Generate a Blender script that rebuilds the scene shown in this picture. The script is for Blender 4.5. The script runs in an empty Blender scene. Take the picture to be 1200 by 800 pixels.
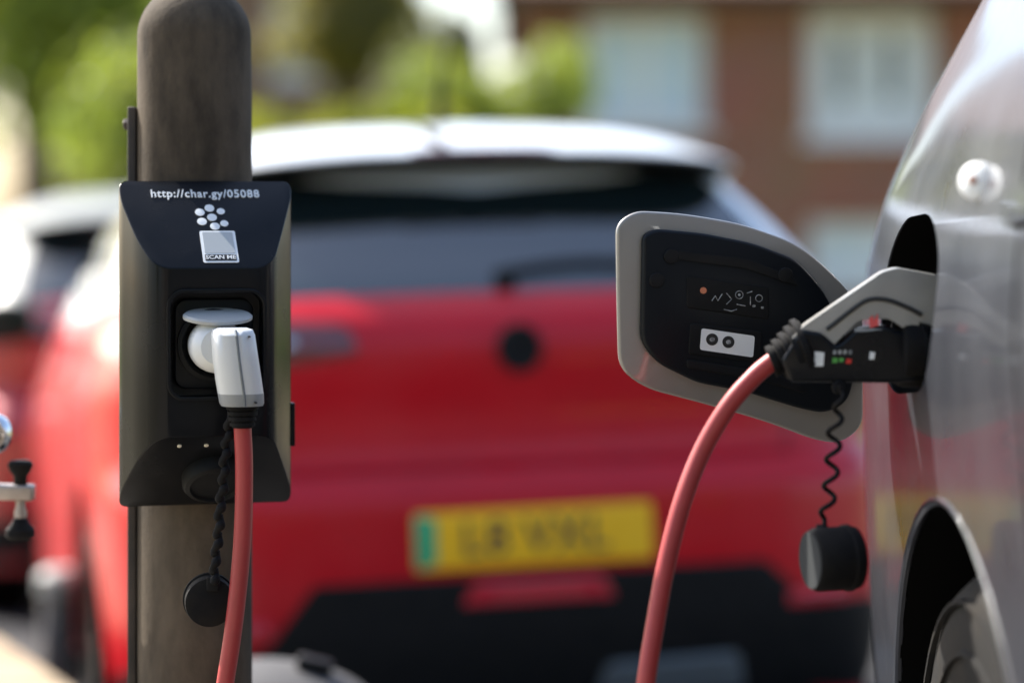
import bpy, bmesh, math, random
import numpy as np
from mathutils import Vector, Matrix, Euler
R = math.radians
random.seed(7)
sc = bpy.context.scene
col = sc.collection

# ------------------------------------------------------------------ camera
CAMZ = 1.25
cam_d = bpy.data.cameras.new('camera'); cam = bpy.data.objects.new('camera', cam_d); col.objects.link(cam)
cam.location = (0, 0, CAMZ); cam.rotation_euler = (R(90), 0, 0)
cam_d.lens = 85; cam_d.sensor_width = 36; cam_d.shift_y = -0.125
cam_d.clip_start = 0.05; cam_d.clip_end = 3000
cam_d.dof.use_dof = True; cam_d.dof.focus_distance = 2.67; cam_d.dof.aperture_fstop = 1.5
sc.camera = cam
FPX = 85 / 36 * 1200
def P(px, py, d):
    return Vector(((px - 600) / FPX * d, d, CAMZ - (py - 250) / FPX * d))

# ------------------------------------------------------------------ world, sun
SUN_AZ, SUN_EL = 50, 44      # degrees left of +Y, elevation
w = bpy.data.worlds.new('World'); sc.world = w; w.use_nodes = True
nt = w.node_tree
sky = nt.nodes.new('ShaderNodeTexSky'); sky.sky_type = 'NISHITA'; sky.sun_disc = False
sky.sun_elevation = R(SUN_EL); sky.sun_rotation = R(-SUN_AZ)
sky.air_density = 1.0; sky.dust_density = 2.2; sky.ozone_density = 1.0
bg = nt.nodes['Background']; bg.inputs['Strength'].default_value = 0.135
nt.links.new(sky.outputs[0], bg.inputs[0])
sl = bpy.data.lights.new('sun', 'SUN'); so = bpy.data.objects.new('sun', sl); col.objects.link(so)
sl.energy = 4.8; sl.angle = R(0.53); sl.color = (1, 0.95, 0.87)
sd = Vector((-math.sin(R(SUN_AZ)) * math.cos(R(SUN_EL)), math.cos(R(SUN_AZ)) * math.cos(R(SUN_EL)), math.sin(R(SUN_EL))))
so.rotation_euler = sd.to_track_quat('Z', 'Y').to_euler(); so.location = (-6, 12, 14)
sc.view_settings.view_transform = 'Standard'; sc.view_settings.look = 'None'
sc.view_settings.exposure = 1.38; sc.view_settings.gamma = 1
sc.cycles.use_denoising = True
sc.cycles.max_bounces = 8

# ------------------------------------------------------------------ materials
MATS = {}
def mat(name, color, rough=0.5, metal=0.0, coat=0.0, spec=0.5, ior=1.5, noise=None, bump=None, trans=0.0, coat_rough=0.03, emit=None, rnoise=None, alpha=None):
    """noise=(scale, colour2, lo, hi[, stretch])  bump=(scale, strength)"""
    m = bpy.data.materials.new(name); m.use_nodes = True; t = m.node_tree
    b = t.nodes['Principled BSDF']
    b.inputs['Base Color'].default_value = (*color, 1); b.inputs['Roughness'].default_value = rough
    b.inputs['Metallic'].default_value = metal; b.inputs['IOR'].default_value = ior
    b.inputs['Coat Weight'].default_value = coat; b.inputs['Coat Roughness'].default_value = coat_rough
    b.inputs['Specular IOR Level'].default_value = spec; b.inputs['Transmission Weight'].default_value = trans
    tc = t.nodes.new('ShaderNodeTexCoord')
    if emit: b.inputs['Emission Color'].default_value = (*emit[0], 1); b.inputs['Emission Strength'].default_value = emit[1]
    if noise:
        mp = t.nodes.new('ShaderNodeMapping')
        if len(noise) > 4: mp.inputs['Scale'].default_value = noise[4]
        t.links.new(tc.outputs['Object'], mp.inputs[0])
        n = t.nodes.new('ShaderNodeTexNoise'); n.inputs['Scale'].default_value = noise[0]; n.inputs['Detail'].default_value = 8
        n.inputs['Roughness'].default_value = 0.65
        t.links.new(mp.outputs[0], n.inputs[0])
        r = t.nodes.new('ShaderNodeMapRange'); r.inputs[1].default_value = noise[2]; r.inputs[2].default_value = noise[3]
        t.links.new(n.outputs[0], r.inputs[0])
        mx = t.nodes.new('ShaderNodeMix'); mx.data_type = 'RGBA'
        mx.inputs[6].default_value = (*color, 1); mx.inputs[7].default_value = (*noise[1], 1)
        t.links.new(r.outputs[0], mx.inputs[0]); t.links.new(mx.outputs[2], b.inputs['Base Color'])
    if rnoise:
        n = t.nodes.new('ShaderNodeTexNoise'); n.inputs['Scale'].default_value = rnoise[0]; n.inputs['Detail'].default_value = 6
        t.links.new(tc.outputs['Object'], n.inputs[0])
        r = t.nodes.new('ShaderNodeMapRange'); r.inputs[1].default_value = .3; r.inputs[2].default_value = .7
        r.inputs[3].default_value = rnoise[1]; r.inputs[4].default_value = rnoise[2]
        t.links.new(n.outputs[0], r.inputs[0]); t.links.new(r.outputs[0], b.inputs['Roughness'])
    if bump:
        n = t.nodes.new('ShaderNodeTexNoise'); n.inputs['Scale'].default_value = bump[0]; n.inputs['Detail'].default_value = 6
        t.links.new(tc.outputs['Object'], n.inputs[0])
        bp = t.nodes.new('ShaderNodeBump'); bp.inputs['Strength'].default_value = bump[1]; bp.inputs['Distance'].default_value = bump[2] if len(bump) > 2 else 0.01
        t.links.new(n.outputs[0], bp.inputs['Height']); t.links.new(bp.outputs[0], b.inputs['Normal'])
    MATS[name] = m
    return m

def flake_paint(name, color, rough, metal, dirt=(.3, .27, .22)):
    m = mat(name, color, rough, metal, coat=1.0, noise=(3.0, tuple(c * .88 for c in color), .35, .7), rnoise=(9, rough * .8, rough * 1.25))
    return m

def brick_mat(name, c1, c2, mortar, scale=1.0):
    m = bpy.data.materials.new(name); m.use_nodes = True; t = m.node_tree; b = t.nodes['Principled BSDF']
    tc = t.nodes.new('ShaderNodeTexCoord'); mp = t.nodes.new('ShaderNodeMapping'); mp.inputs['Rotation'].default_value = (R(90), 0, 0)
    t.links.new(tc.outputs['Object'], mp.inputs[0])
    br = t.nodes.new('ShaderNodeTexBrick'); br.inputs['Scale'].default_value = scale
    br.inputs['Brick Width'].default_value = .225; br.inputs['Row Height'].default_value = .075; br.inputs['Mortar Size'].default_value = .008
    br.inputs['Color1'].default_value = (*c1, 1); br.inputs['Color2'].default_value = (*c2, 1); br.inputs['Mortar'].default_value = (*mortar, 1)
    t.links.new(mp.outputs[0], br.inputs[0])
    n = t.nodes.new('ShaderNodeTexNoise'); n.inputs['Scale'].default_value = 1.2; n.inputs['Detail'].default_value = 5
    t.links.new(tc.outputs['Object'], n.inputs[0])
    mx = t.nodes.new('ShaderNodeMix'); mx.data_type = 'RGBA'; mx.blend_type = 'MULTIPLY'; mx.inputs[0].default_value = .5
    t.links.new(br.outputs[0], mx.inputs[6]); t.links.new(n.outputs[1], mx.inputs[7]); t.links.new(mx.outputs[2], b.inputs['Base Color'])
    b.inputs['Roughness'].default_value = .85
    return m

def leaf_mat(name, c1, c2, tr=0.5):
    m = bpy.data.materials.new(name); m.use_nodes = True; t = m.node_tree
    out = t.nodes['Material Output']; b = t.nodes['Principled BSDF']; b.inputs['Roughness'].default_value = .5
    tc = t.nodes.new('ShaderNodeTexCoord'); n = t.nodes.new('ShaderNodeTexNoise'); n.inputs['Scale'].default_value = 1.6; n.inputs['Detail'].default_value = 6
    t.links.new(tc.outputs['Object'], n.inputs[0])
    r = t.nodes.new('ShaderNodeMapRange'); r.inputs[1].default_value = .35; r.inputs[2].default_value = .65; t.links.new(n.outputs[0], r.inputs[0])
    mx = t.nodes.new('ShaderNodeMix'); mx.data_type = 'RGBA'; mx.inputs[6].default_value = (*c1, 1); mx.inputs[7].default_value = (*c2, 1)
    t.links.new(r.outputs[0], mx.inputs[0]); t.links.new(mx.outputs[2], b.inputs['Base Color'])
    tl = t.nodes.new('ShaderNodeBsdfTranslucent'); ms = t.nodes.new('ShaderNodeMixShader'); ms.inputs[0].default_value = tr
    g = t.nodes.new('ShaderNodeHueSaturation'); g.inputs['Value'].default_value = 1.9; g.inputs['Saturation'].default_value = 1.05
    t.links.new(mx.outputs[2], g.inputs['Color']); t.links.new(g.outputs[0], tl.inputs[0])
    t.links.new(b.outputs[0], ms.inputs[1]); t.links.new(tl.outputs[0], ms.inputs[2]); t.links.new(ms.outputs[0], out.inputs[0])
    return m

M_red = flake_paint('red_paint', (.56, .002, .012), .34, .0)
M_red.node_tree.nodes['Principled BSDF'].inputs['Coat Weight'].default_value = .25
M_red.node_tree.nodes['Principled BSDF'].inputs['Specular IOR Level'].default_value = .35
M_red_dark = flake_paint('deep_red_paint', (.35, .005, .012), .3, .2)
M_white = mat('white_paint', (.84, .87, .88), .3, coat=.8, noise=(2, (.68, .71, .72), .4, .7))
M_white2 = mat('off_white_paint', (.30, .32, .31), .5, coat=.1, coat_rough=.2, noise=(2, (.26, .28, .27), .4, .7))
M_bluewhite = mat('pale_blue_paint', (.20, .27, .34), .45, coat=.2, coat_rough=.2)
M_grey = flake_paint('grey_paint', (.065, .070, .085), .33, .35)
M_grey.node_tree.nodes['Principled BSDF'].inputs['Coat Roughness'].default_value = .07
M_grey.node_tree.nodes['Principled BSDF'].inputs['Coat Weight'].default_value = .75
M_flap = flake_paint('grey_flap_paint', (.33, .31, .28), .40, .3)
M_glass = mat('tinted_glass', (.008, .014, .014), .03, spec=.5, ior=1.45, rnoise=(3, .02, .06))
M_rearglass = mat('rear_screen_glass', (.008, .014, .014), .03, spec=.5, ior=2.1, rnoise=(3, .02, .06))
M_black = mat('black_plastic', (.008, .009, .010), .5, spec=.15, noise=(30, (.013, .013, .014), .4, .7), bump=(400, .15, .001))
M_blackgloss = mat('gloss_black_plastic', (.006, .007, .009), .2, spec=.2, coat=.0, coat_rough=.15, noise=(6, (.010, .010, .011), .4, .7), rnoise=(14, .17, .30))
M_panelblack = mat('black_moulding', (.006, .008, .011), .36, spec=.2, bump=(60, .1, .001))
M_rubber = mat('black_rubber', (.009, .009, .010), .75, spec=.12, noise=(25, (.018, .016, .014), .45, .75))
M_tyre = mat('tyre_rubber', (.012, .0115, .011), .8, spec=.2, noise=(7, (.030, .023, .016), .5, .8), bump=(90, .3, .002))
M_rim = mat('alloy_rim', (.11, .095, .08), .4, .6, noise=(12, (.12, .10, .08), .5, .75))
M_well = mat('wheel_well_liner', (.006, .006, .006), .95, spec=.02)
M_lamp_red = mat('red_lens', (.16, .02, .02), .12, coat=1, noise=(20, (.10, .05, .045), .4, .7))
M_lamp_clear = mat('clear_lens', (.55, .58, .60), .1, coat=1, metal=.5)
M_chrome = mat('chrome', (.75, .76, .78), .12, 1)
M_yellow = mat('plate_yellow', (1.0, .56, .008), .45, noise=(8, (.96, .53, .008), .4, .7))
M_green = mat('plate_green', (.0, .42, .20), .4)
M_ink = mat('black_ink', (.02, .02, .02), .5); M_plateink = mat('plate_letter_ink', (.06, .05, .04), .5)
M_post = mat('weathered_post', (.125, .098, .070), .85, spec=.2, noise=(11, (.040, .032, .024), .38, .66, (1, 1, .40)), bump=(220, .3, .002))
M_strap = mat('rusty_strap', (.05, .038, .03), .7, noise=(14, (.02, .018, .016), .4, .7))
M_whiteplas = mat('white_plug_plastic', (.66, .68, .69), .35, coat=.2, noise=(12, (.66, .68, .69), .45, .75))
M_greyplas = mat('grey_plug_plastic', (.30, .32, .34), .42, noise=(20, (.24, .26, .28), .4, .7))
M_seam = mat('seam_grey', (.16, .18, .20), .5)
M_lid = mat('socket_lid_plastic', (.42, .43, .42), .42)
M_cable = mat('red_cable', (.40, .040, .040), .5, noise=(9, (.32, .035, .035), .4, .75), coat=.15, coat_rough=.3)
M_print = mat('white_print', (.82, .84, .84), .5)
M_printgrey = mat('grey_print', (.40, .42, .42), .5, noise=(220, (.18, .19, .2), .45, .55))
M_asphalt = mat('asphalt', (.055, .055, .058), .9, spec=.1, noise=(3, (.085, .083, .08), .4, .7), bump=(120, .7, .006))
M_pave = mat('pavement_stone', (.26, .225, .17), .85, noise=(3, (.19, .165, .125), .4, .7), bump=(60, .5, .004))
M_kerb = mat('kerb_stone', (.36, .34, .30), .85, noise=(12, (.26, .24, .21), .4, .7), bump=(80, .4, .004))
M_sand = mat('sandstone', (.36, .285, .18), .9, noise=(7, (.26, .20, .13), .4, .7), bump=(50, .6, .01))
M_brick = brick_mat('brick_brown', (.43, .140, .075), (.31, .098, .055), (.38, .29, .22))
M_brick2 = brick_mat('brick_orange', (.36, .18, .11), (.27, .13, .08), (.30, .27, .22))
M_tile = mat('roof_tiles', (.17, .085, .06), .8, noise=(6, (.11, .06, .045), .4, .7))
M_upvc = mat('white_frame', (.80, .80, .78), .4)
M_curtain = mat('net_curtain', (.80, .82, .80), .8, noise=(3, (.60, .66, .68), .4, .7, (6, 1, 1)))
M_wglass = mat('window_glass', (.66, .78, .90), .05, spec=.9, ior=1.7)
M_darkroom = mat('dark_interior', (.05, .055, .05), .8)
M_bark = mat('bark', (.09, .065, .045), .9, noise=(8, (.05, .035, .025), .4, .7), bump=(20, .6, .02))
M_leafY = leaf_mat('leaf_yellow_green', (.26, .29, .03), (.38, .36, .04), .55)
M_leafG = leaf_mat('leaf_green', (.13, .18, .03), (.25, .28, .04), .5)
M_leafD = leaf_mat('leaf_dark', (.06, .07, .02), (.12, .12, .03), .4)
M_grass = leaf_mat('grass_blades', (.09, .15, .03), (.16, .21, .04), .4)
M_soil = mat('dry_verge', (.22, .185, .12), .95, spec=.1, noise=(2, (.22, .21, .10), .45, .7))
M_silver = mat('silver_lid', (.05, .049, .052), .8, .0, noise=(6, (.07, .068, .07), .4, .7))
M_blue = mat('blue_label', (.05, .32, .65), .4)
M_steel = mat('dull_steel', (.45, .40, .38), .4, .7, noise=(20, (.30, .26, .24), .4, .7))
M_skid = mat('skid_plate_grey', (.10, .12, .135), .5)
M_redlens = mat('reflector_lens', (.55, .008, .03), .12, coat=1)

# ------------------------------------------------------------------ helpers
def pchip(tab):
    x = np.array([t[0] for t in tab], float); y = np.array([t[1] for t in tab], float)
    h = np.diff(x); dl = np.diff(y) / h; n = len(x); d = np.zeros(n)
    for i in range(1, n - 1):
        if dl[i - 1] * dl[i] > 0:
            w1 = 2 * h[i] + h[i - 1]; w2 = h[i] + 2 * h[i - 1]
            d[i] = (w1 + w2) / (w1 / dl[i - 1] + w2 / dl[i])
    d[0] = dl[0]; d[-1] = dl[-1]
    def f(v):
        v = min(max(v, x[0]), x[-1]); i = int(min(max(np.searchsorted(x, v) - 1, 0), n - 2))
        t = (v - x[i]) / h[i]
        return float((2*t**3-3*t**2+1)*y[i] + (t**3-2*t**2+t)*h[i]*d[i] + (-2*t**3+3*t**2)*y[i+1] + (t**3-t**2)*h[i]*d[i+1])
    return f

def tag(o, label=None, cat=None, group=None, kind=None):
    if label: o['label'] = label
    if cat: o['category'] = cat
    if group: o['group'] = group
    if kind: o['kind'] = kind
    return o
def thing(name, label, cat, loc=(0, 0, 0), rotz=0, group=None, kind=None, mw=None):
    o = bpy.data.objects.new(name, None); col.objects.link(o); o.empty_display_size = .1
    if mw is not None: o.matrix_world = mw
    else: o.location = loc; o.rotation_euler = (0, 0, rotz)
    o['_mw'] = [x for r in (mw if mw is not None else Matrix.Translation(loc) @ Matrix.Rotation(rotz, 4, 'Z')) for x in r]
    return tag(o, label, cat, group, kind)
def wmat(o):
    v = o.get('_mw')
    if v is None: return Matrix.Identity(4)
    v = list(v); return Matrix([v[0:4], v[4:8], v[8:12], v[12:16]])
def root_of(o):
    while o.parent: o = o.parent
    return o
def sharpen(me, ang):
    for p in me.polygons: p.use_smooth = True
    bm = bmesh.new(); bm.from_mesh(me)
    for e in bm.edges:
        e.smooth = not (len(e.link_faces) != 2 or e.calc_face_angle(0) > R(ang))
    bm.to_mesh(me); bm.free()
def obj(name, vf, m, parent=None, world=False, bevel=0, seg=3, cut=None, ang=35, sub=0, fix=True):
    """one mesh object; world=True: vertices given in world space and brought into the parent's frame"""
    verts, faces = vf
    if world and parent is not None:
        inv = wmat(root_of(parent)).inverted(); verts = [inv @ Vector(v) for v in verts]
    me = bpy.data.meshes.new(name); me.from_pydata([tuple(v) for v in verts], [], faces); me.validate()
    if fix:
        bm = bmesh.new(); bm.from_mesh(me); bmesh.ops.recalc_face_normals(bm, faces=bm.faces); bm.to_mesh(me); bm.free()
    me.materials.append(m)
    o = bpy.data.objects.new(name, me); col.objects.link(o)
    if parent is not None: o.parent = parent
    if cut or bevel or sub:
        keep = o.parent; o.parent = None
        tmps = []
        for c in (cut or []):
            cm = bpy.data.meshes.new('c'); cv, cf = c; cm.from_pydata([tuple(v) for v in cv], [], cf)
            bm = bmesh.new(); bm.from_mesh(cm); bmesh.ops.recalc_face_normals(bm, faces=bm.faces); bm.to_mesh(cm); bm.free()
            co = bpy.data.objects.new('c', cm); col.objects.link(co); tmps.append(co)
            md = o.modifiers.new('b', 'BOOLEAN'); md.operation = 'DIFFERENCE'; md.object = co; md.solver = 'EXACT'
        if bevel:
            md = o.modifiers.new('v', 'BEVEL'); md.width = bevel; md.segments = seg; md.limit_method = 'ANGLE'; md.angle_limit = R(32)
        if sub:
            md = o.modifiers.new('s', 'SUBSURF'); md.levels = sub; md.render_levels = sub
        dg = bpy.context.evaluated_depsgraph_get(); dg.update()
        nm = bpy.data.meshes.new_from_object(o.evaluated_get(dg)); o.modifiers.clear(); old = o.data; o.data = nm; nm.name = name
        bpy.data.meshes.remove(old)
        for t in tmps: bpy.data.objects.remove(t)
        o.parent = keep
    sharpen(o.data, ang)
    return o
def join(*vfs):
    V, F = [], []
    for v, f in vfs:
        n = len(V); V += list(v); F += [tuple(i + n for i in q) for q in f]
    return V, F
def xf(vf, m): return [m @ Vector(v) for v in vf[0]], vf[1]
def bx(x0, x1, y0, y1, z0, z1):
    v = [(x, y, z) for z in (z0, z1) for y in (y0, y1) for x in (x0, x1)]
    return [Vector(q) for q in v], [(0, 2, 3, 1), (4, 5, 7, 6), (0, 1, 5, 4), (2, 6, 7, 3), (0, 4, 6, 2), (1, 3, 7, 5)]
def spline(pts, n=8):
    pts = [Vector(p) for p in pts]; q = [2 * pts[0] - pts[1]] + pts + [2 * pts[-1] - pts[-2]]; out = []
    for i in range(1, len(q) - 2):
        for k in range(n):
            t = k / n; a, b, c, d = q[i-1], q[i], q[i+1], q[i+2]
            out.append(.5 * (2*b + (c-a)*t + (2*a-5*b+4*c-d)*t*t + (3*b-a-3*c+d)*t**3))
    return out + [pts[-1]]
def tube(pts, r, seg=14, cap=True):
    """r float or list"""
    n = len(pts); rr = r if isinstance(r, (list, tuple)) else [r] * n; V, F = [], []
    T = (pts[1] - pts[0]).normalized(); N = T.orthogonal().normalized()
    for i, p in enumerate(pts):
        t = ((pts[min(i+1, n-1)] - pts[max(i-1, 0)])).normalized()
        N = (N - t * N.dot(t)).normalized(); B = t.cross(N)
        for k in range(seg):
            a = 2 * math.pi * k / seg; V.append(p + (N * math.cos(a) + B * math.sin(a)) * rr[i])
    for i in range(n - 1):
        for k in range(seg):
            F.append((i*seg+k, i*seg+(k+1) % seg, (i+1)*seg+(k+1) % seg, (i+1)*seg+k))
    if cap: F += [tuple(range(seg))[::-1], tuple((n-1)*seg+k for k in range(seg))]
    return V, F
def lathe(prof, seg=40, m=None):
    """prof: (r, z) pairs about +Z"""
    V, F = [], []
    for r, z in prof:
        for k in range(seg):
            a = 2 * math.pi * k / seg; V.append(Vector((r * math.cos(a), r * math.sin(a), z)))
    n = len(prof)
    for i in range(n - 1):
        for k in range(seg): F.append((i*seg+k, i*seg+(k+1) % seg, (i+1)*seg+(k+1) % seg, (i+1)*seg+k))
    F += [tuple(range(seg))[::-1], tuple((n-1)*seg+k for k in range(seg))]
    return xf((V, F), m) if m else (V, F)
def prism(pts, d):
    """pts: list of 3D points, extruded by vector d"""
    n = len(pts); d = Vector(d); V = [Vector(p) for p in pts] + [Vector(p) + d for p in pts]
    return V, [tuple(range(n))[::-1], tuple(range(n, 2*n))] + [(i, (i+1) % n, n+(i+1) % n, n+i) for i in range(n)]
def axis_m(o, z, x=None):
    z = Vector(z).normalized(); x = Vector(x) if x else z.orthogonal(); x = (x - z * x.dot(z)).normalized(); y = z.cross(x)
    return Matrix(((x[0], y[0], z[0], o[0]), (x[1], y[1], z[1], o[1]), (x[2], y[2], z[2], o[2]), (0, 0, 0, 1)))
def rounded(w, h, r, n=6, cx=0, cy=0):
    out = []
    for sx, sy, a0 in ((1, 1, 0), (-1, 1, 90), (-1, -1, 180), (1, -1, 270)):
        for k in range(n + 1):
            a = R(a0 + 90 * k / n); out.append((cx + sx * (w/2 - r) + r * math.cos(a), cy + sy * (h/2 - r) + r * math.sin(a)))
    return out
def smooth_poly(pts, n=8):
    """closed catmull-rom through 2D points"""
    N = len(pts); out = []
    for i in range(N):
        a, b, c, d = [Vector(pts[(i + j) % N]) for j in (-1, 0, 1, 2)]
        for k in range(n):
            t = k / n; out.append(tuple(.5 * (2*b + (c-a)*t + (2*a-5*b+4*c-d)*t*t + (3*b-a-3*c+d)*t**3)))
    return out
def round_poly(pts, r, n=5):
    """polygon with rounded corners"""
    N = len(pts); out = []
    for i in range(N):
        a, b, c = [Vector(pts[(i + j) % N]) for j in (-1, 0, 1)]
        u = (a - b); v = (c - b); q = min(r, u.length * .48, v.length * .48); p0 = b + u.normalized() * q; p1 = b + v.normalized() * q
        for k in range(n + 1):
            t = k / n; out.append(tuple((1-t)**2 * p0 + 2*t*(1-t) * b + t*t * p1))
    return out
_txt = {}
def text_vf(s, size, m, depth=.0006, bold=0.0, spacing=1.0, sx=1.0):
    c = bpy.data.curves.new('t', 'FONT'); c.body = s; c.size = size; c.align_x = 'CENTER'; c.align_y = 'CENTER'
    c.extrude = depth; c.offset = bold; c.resolution_u = 3; c.space_character = spacing
    o = bpy.data.objects.new('t', c); col.objects.link(o); dg = bpy.context.evaluated_depsgraph_get(); dg.update()
    me = bpy.data.meshes.new_from_object(o.evaluated_get(dg))
    V = [m @ Vector((v.co[0] * sx, v.co[1], v.co[2])) for v in me.vertices]; F = [tuple(p.vertices) for p in me.polygons]
    bpy.data.meshes.remove(me); bpy.data.objects.remove(o); bpy.data.curves.remove(c)
    return V, F

# ------------------------------------------------------------------ ground: a street running gently downhill away from the camera
def ground(x, y):
    yy = min(max(y, -12), 16)
    return -.060 * (yy - 4.75) + .03 * min(max(x, -5), 6) - .02
def ground_matrix(x, y, heading_deg, dz=0):
    """frame standing on the road: +y is the heading (degrees left of world +Y)"""
    e = .5
    n = Vector((-(ground(x+e, y) - ground(x-e, y)) / (2*e), -(ground(x, y+e) - ground(x, y-e)) / (2*e), 1)).normalized()
    h = Vector((-math.sin(R(heading_deg)), math.cos(R(heading_deg)), 0)); h = (h - n * h.dot(n)).normalized(); s = h.cross(n)
    return Matrix(((s[0], h[0], n[0], x), (s[1], h[1], n[1], y), (s[2], h[2], n[2], ground(x, y) + dz), (0, 0, 0, 1)))
def grid_sheet(xs, ys, f):
    V = [Vector((x, y, f(x, y))) for y in ys for x in xs]; nx = len(xs)
    return V, [(j*nx+i, j*nx+i+1, (j+1)*nx+i+1, (j+1)*nx+i) for j in range(len(ys)-1) for i in range(nx-1)]
gx = [-800, -200, -60, -20, -12] + [x for x in range(-8, 13)] + [20, 60, 200, 800]
gy = [-800, -200, -60, -24, -14] + [y for y in range(-12, 17)] + [18, 20, 24, 30, 45, 80, 200, 1500]
tag(obj('ground', grid_sheet(gx, gy, lambda x, y: ground(x, y) - .10), M_soil), kind='structure')
M_lawn = mat('lawn', (.09, .13, .03), .95, spec=.1, noise=(2, (.15, .18, .05), .4, .7), bump=(40, .8, .02))
tag(obj('lawn', grid_sheet([-45 + 3*i for i in range(31)], [19.5, 22, 24, 30, 45, 70], lambda x, y: ground(x, y) - .07), M_lawn), kind='structure')
KERB = [(.55, -12), (.30, -3), (-.02, 0), (-.27, 2.2), (-.45, 3.0), (-.78, 4.3), (-1.12, 5.4), (-1.60, 7.0), (-2.5, 9.2), (-4.3, 12), (-7, 15), (-11.5, 18.5)]
kf = pchip([(b, a) for a, b in KERB])
ys = [-12 + .5 * i for i in range(62)]
V = []; F = []
for i, y in enumerate(ys):
    k = kf(y)
    for x in (k, k + 2.4, k + 5, k + 7.2): V.append(Vector((x, y, ground(x, y))))
for i in range(len(ys) - 1):
    for j in range(3): F.append((i*4+j, i*4+j+1, i*4+4+j+1, i*4+4+j))
tag(obj('road', (V, F), M_asphalt), kind='structure')
V = []; F = []
for y in ys:
    k = kf(y); V += [Vector((x, y, ground(x, y) + .115 + .02 * (k - x))) for x in (k - .125, k - 1.2, k - 2.6)]
for i in range(len(ys) - 1):
    for j in range(2): F.append((i*3+j, i*3+j+1, i*3+3+j+1, i*3+3+j))
pv = obj('pavement', (V, F), M_soil); tag(pv, kind='structure')
pv.data.materials[0] = M_pave
kb = None
kerb = thing('kerb', None, None, kind='structure')
for i in range(len(ys) - 2):
    y0, y1 = ys[i] + .004, ys[i+1] - .004
    if y0 < -2 or y1 > 12: continue
    k0, k1 = kf(y0), kf(y1)
    v = [(k0-.125, y0, 0), (k0, y0, 0), (k1, y1, 0), (k1-.125, y1, 0)]
    bot = [Vector((a, b, ground(a, b) - .08)) for a, b, _ in v]; top = [Vector((a, b, ground(a, b) + .12)) for a, b, _ in v]
    obj('kerb_stone', (bot + top, [(0, 1, 2, 3), (4, 5, 6, 7), (0, 1, 5, 4), (1, 2, 6, 5), (2, 3, 7, 6), (3, 0, 4, 7)]), M_kerb, kerb, bevel=.012, seg=2)

# low sandstone garden wall along the back of the pavement, left edge of the frame
def low_wall():
    t = thing('low_wall', 'low pale sandstone wall sloping through the bottom left corner behind the post', 'wall', (-1.2, 5.2, ground(-1.2, 5.2)))
    pts = [(-.62, 3.9), (-.835, 4.6), (-1.16, 5.49), (-1.9, 7.0), (-2.75, 8.8)]
    top = lambda y: .358 - .075 * (y - 4.6)
    for i in range(len(pts) - 1):
        a, b = Vector((*pts[i], 0)), Vector((*pts[i+1], 0)); u = (b - a).normalized(); nrm = Vector((-u.y, u.x, 0)); L = (b - a).length
        n = max(1, round(L / .55))
        for k in range(n):
            p0 = a + u * (L * k / n + .006); p1 = a + u * (L * (k+1) / n - .006)
            for lay in range(2):
                q = []
                w_ = .30 if lay else .26; o_ = 0 if lay else .02
                for (p, s) in ((p0, 0), (p1, 0), (p1, 1), (p0, 1)):
                    c = p + nrm * (o_ + s * (w_)); q.append(c)
                zb = lambda c: (top(c.y) - .09) if lay else ground(c.x, c.y) - .05
                zt = lambda c: top(c.y) if lay else top(c.y) - .098
                vv = [Vector((c.x, c.y, zb(c))) for c in q] + [Vector((c.x, c.y, zt(c))) for c in q]
                obj('coping_stone' if lay else 'wall_stone', (vv, [(0, 1, 2, 3), (4, 5, 6, 7), (0, 1, 5, 4), (1, 2, 6, 5), (2, 3, 7, 6), (3, 0, 4, 7)]), M_sand, t, world=True, bevel=.018, seg=3)
low_wall()

# ------------------------------------------------------------------ cars
class Body:
    def __init__(s, W, YR, YF, n=5.0, ng=3.6, zb=1.1, flare=None):
        s.w, s.yr, s.yf, s.n, s.ng, s.zb = pchip(W), pchip(YR), pchip(YF), n, ng, zb; s.crown = 0
    def par(s, z):
        k = min(max((z - s.zb + .05) / .25, 0), 1); n = s.n * (1-k) + s.ng * k
        return s.w(z), s.yr(z), s.yf(z), n
    def lift(s, p):
        k = min(max((p.z - s.zb) / .28, 0), 1); k = k*k*(3-2*k)
        return Vector((p.x, p.y, p.z + s.crown * k * (.45 - (p.x/.62)**2)))
    def rear(s, x, z):
        w, a, b, n = s.par(z); c, h = (a+b)/2, (b-a)/2
        return s.lift(Vector((x, c - h * max(0, 1 - min(1, abs(x)/w)**n)**(1/n), z)))
    def front(s, x, z):
        w, a, b, n = s.par(z); c, h = (a+b)/2, (b-a)/2
        return s.lift(Vector((x, c + h * max(0, 1 - min(1, abs(x)/w)**n)**(1/n), z)))
    def side(s, y, z, sg=1):
        w, a, b, n = s.par(z); c, h = (a+b)/2, (b-a)/2
        return s.lift(Vector((sg * w * max(0, 1 - min(1, abs(y-c)/h)**n)**(1/n), y, z)))
    def ring(s, z, N=96, infl=0):
        w, a, b, n = s.par(z); c, h = (a+b)/2, (b-a)/2; out = []
        for k in range(N):
            t = 2*math.pi*k/N; ct, st = math.cos(t), math.sin(t); e = 2/n
            out.append(s.lift(Vector((math.copysign(abs(ct)**e, ct)*(w-infl), c + math.copysign(abs(st)**e, st)*(h-infl), z))))
        return out
    def shell(s, z0, z1, nz, N=96, infl=0, cap=True):
        V, F = [], []
        for i in range(nz+1): V += s.ring(z0 + (z1-z0)*i/nz, N, infl)
        for i in range(nz):
            for k in range(N): F.append((i*N+k, i*N+(k+1) % N, (i+1)*N+(k+1) % N, (i+1)*N+k))
        F += [tuple(range(N))[::-1], tuple(nz*N+k for k in range(N))]
        return V, F
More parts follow.
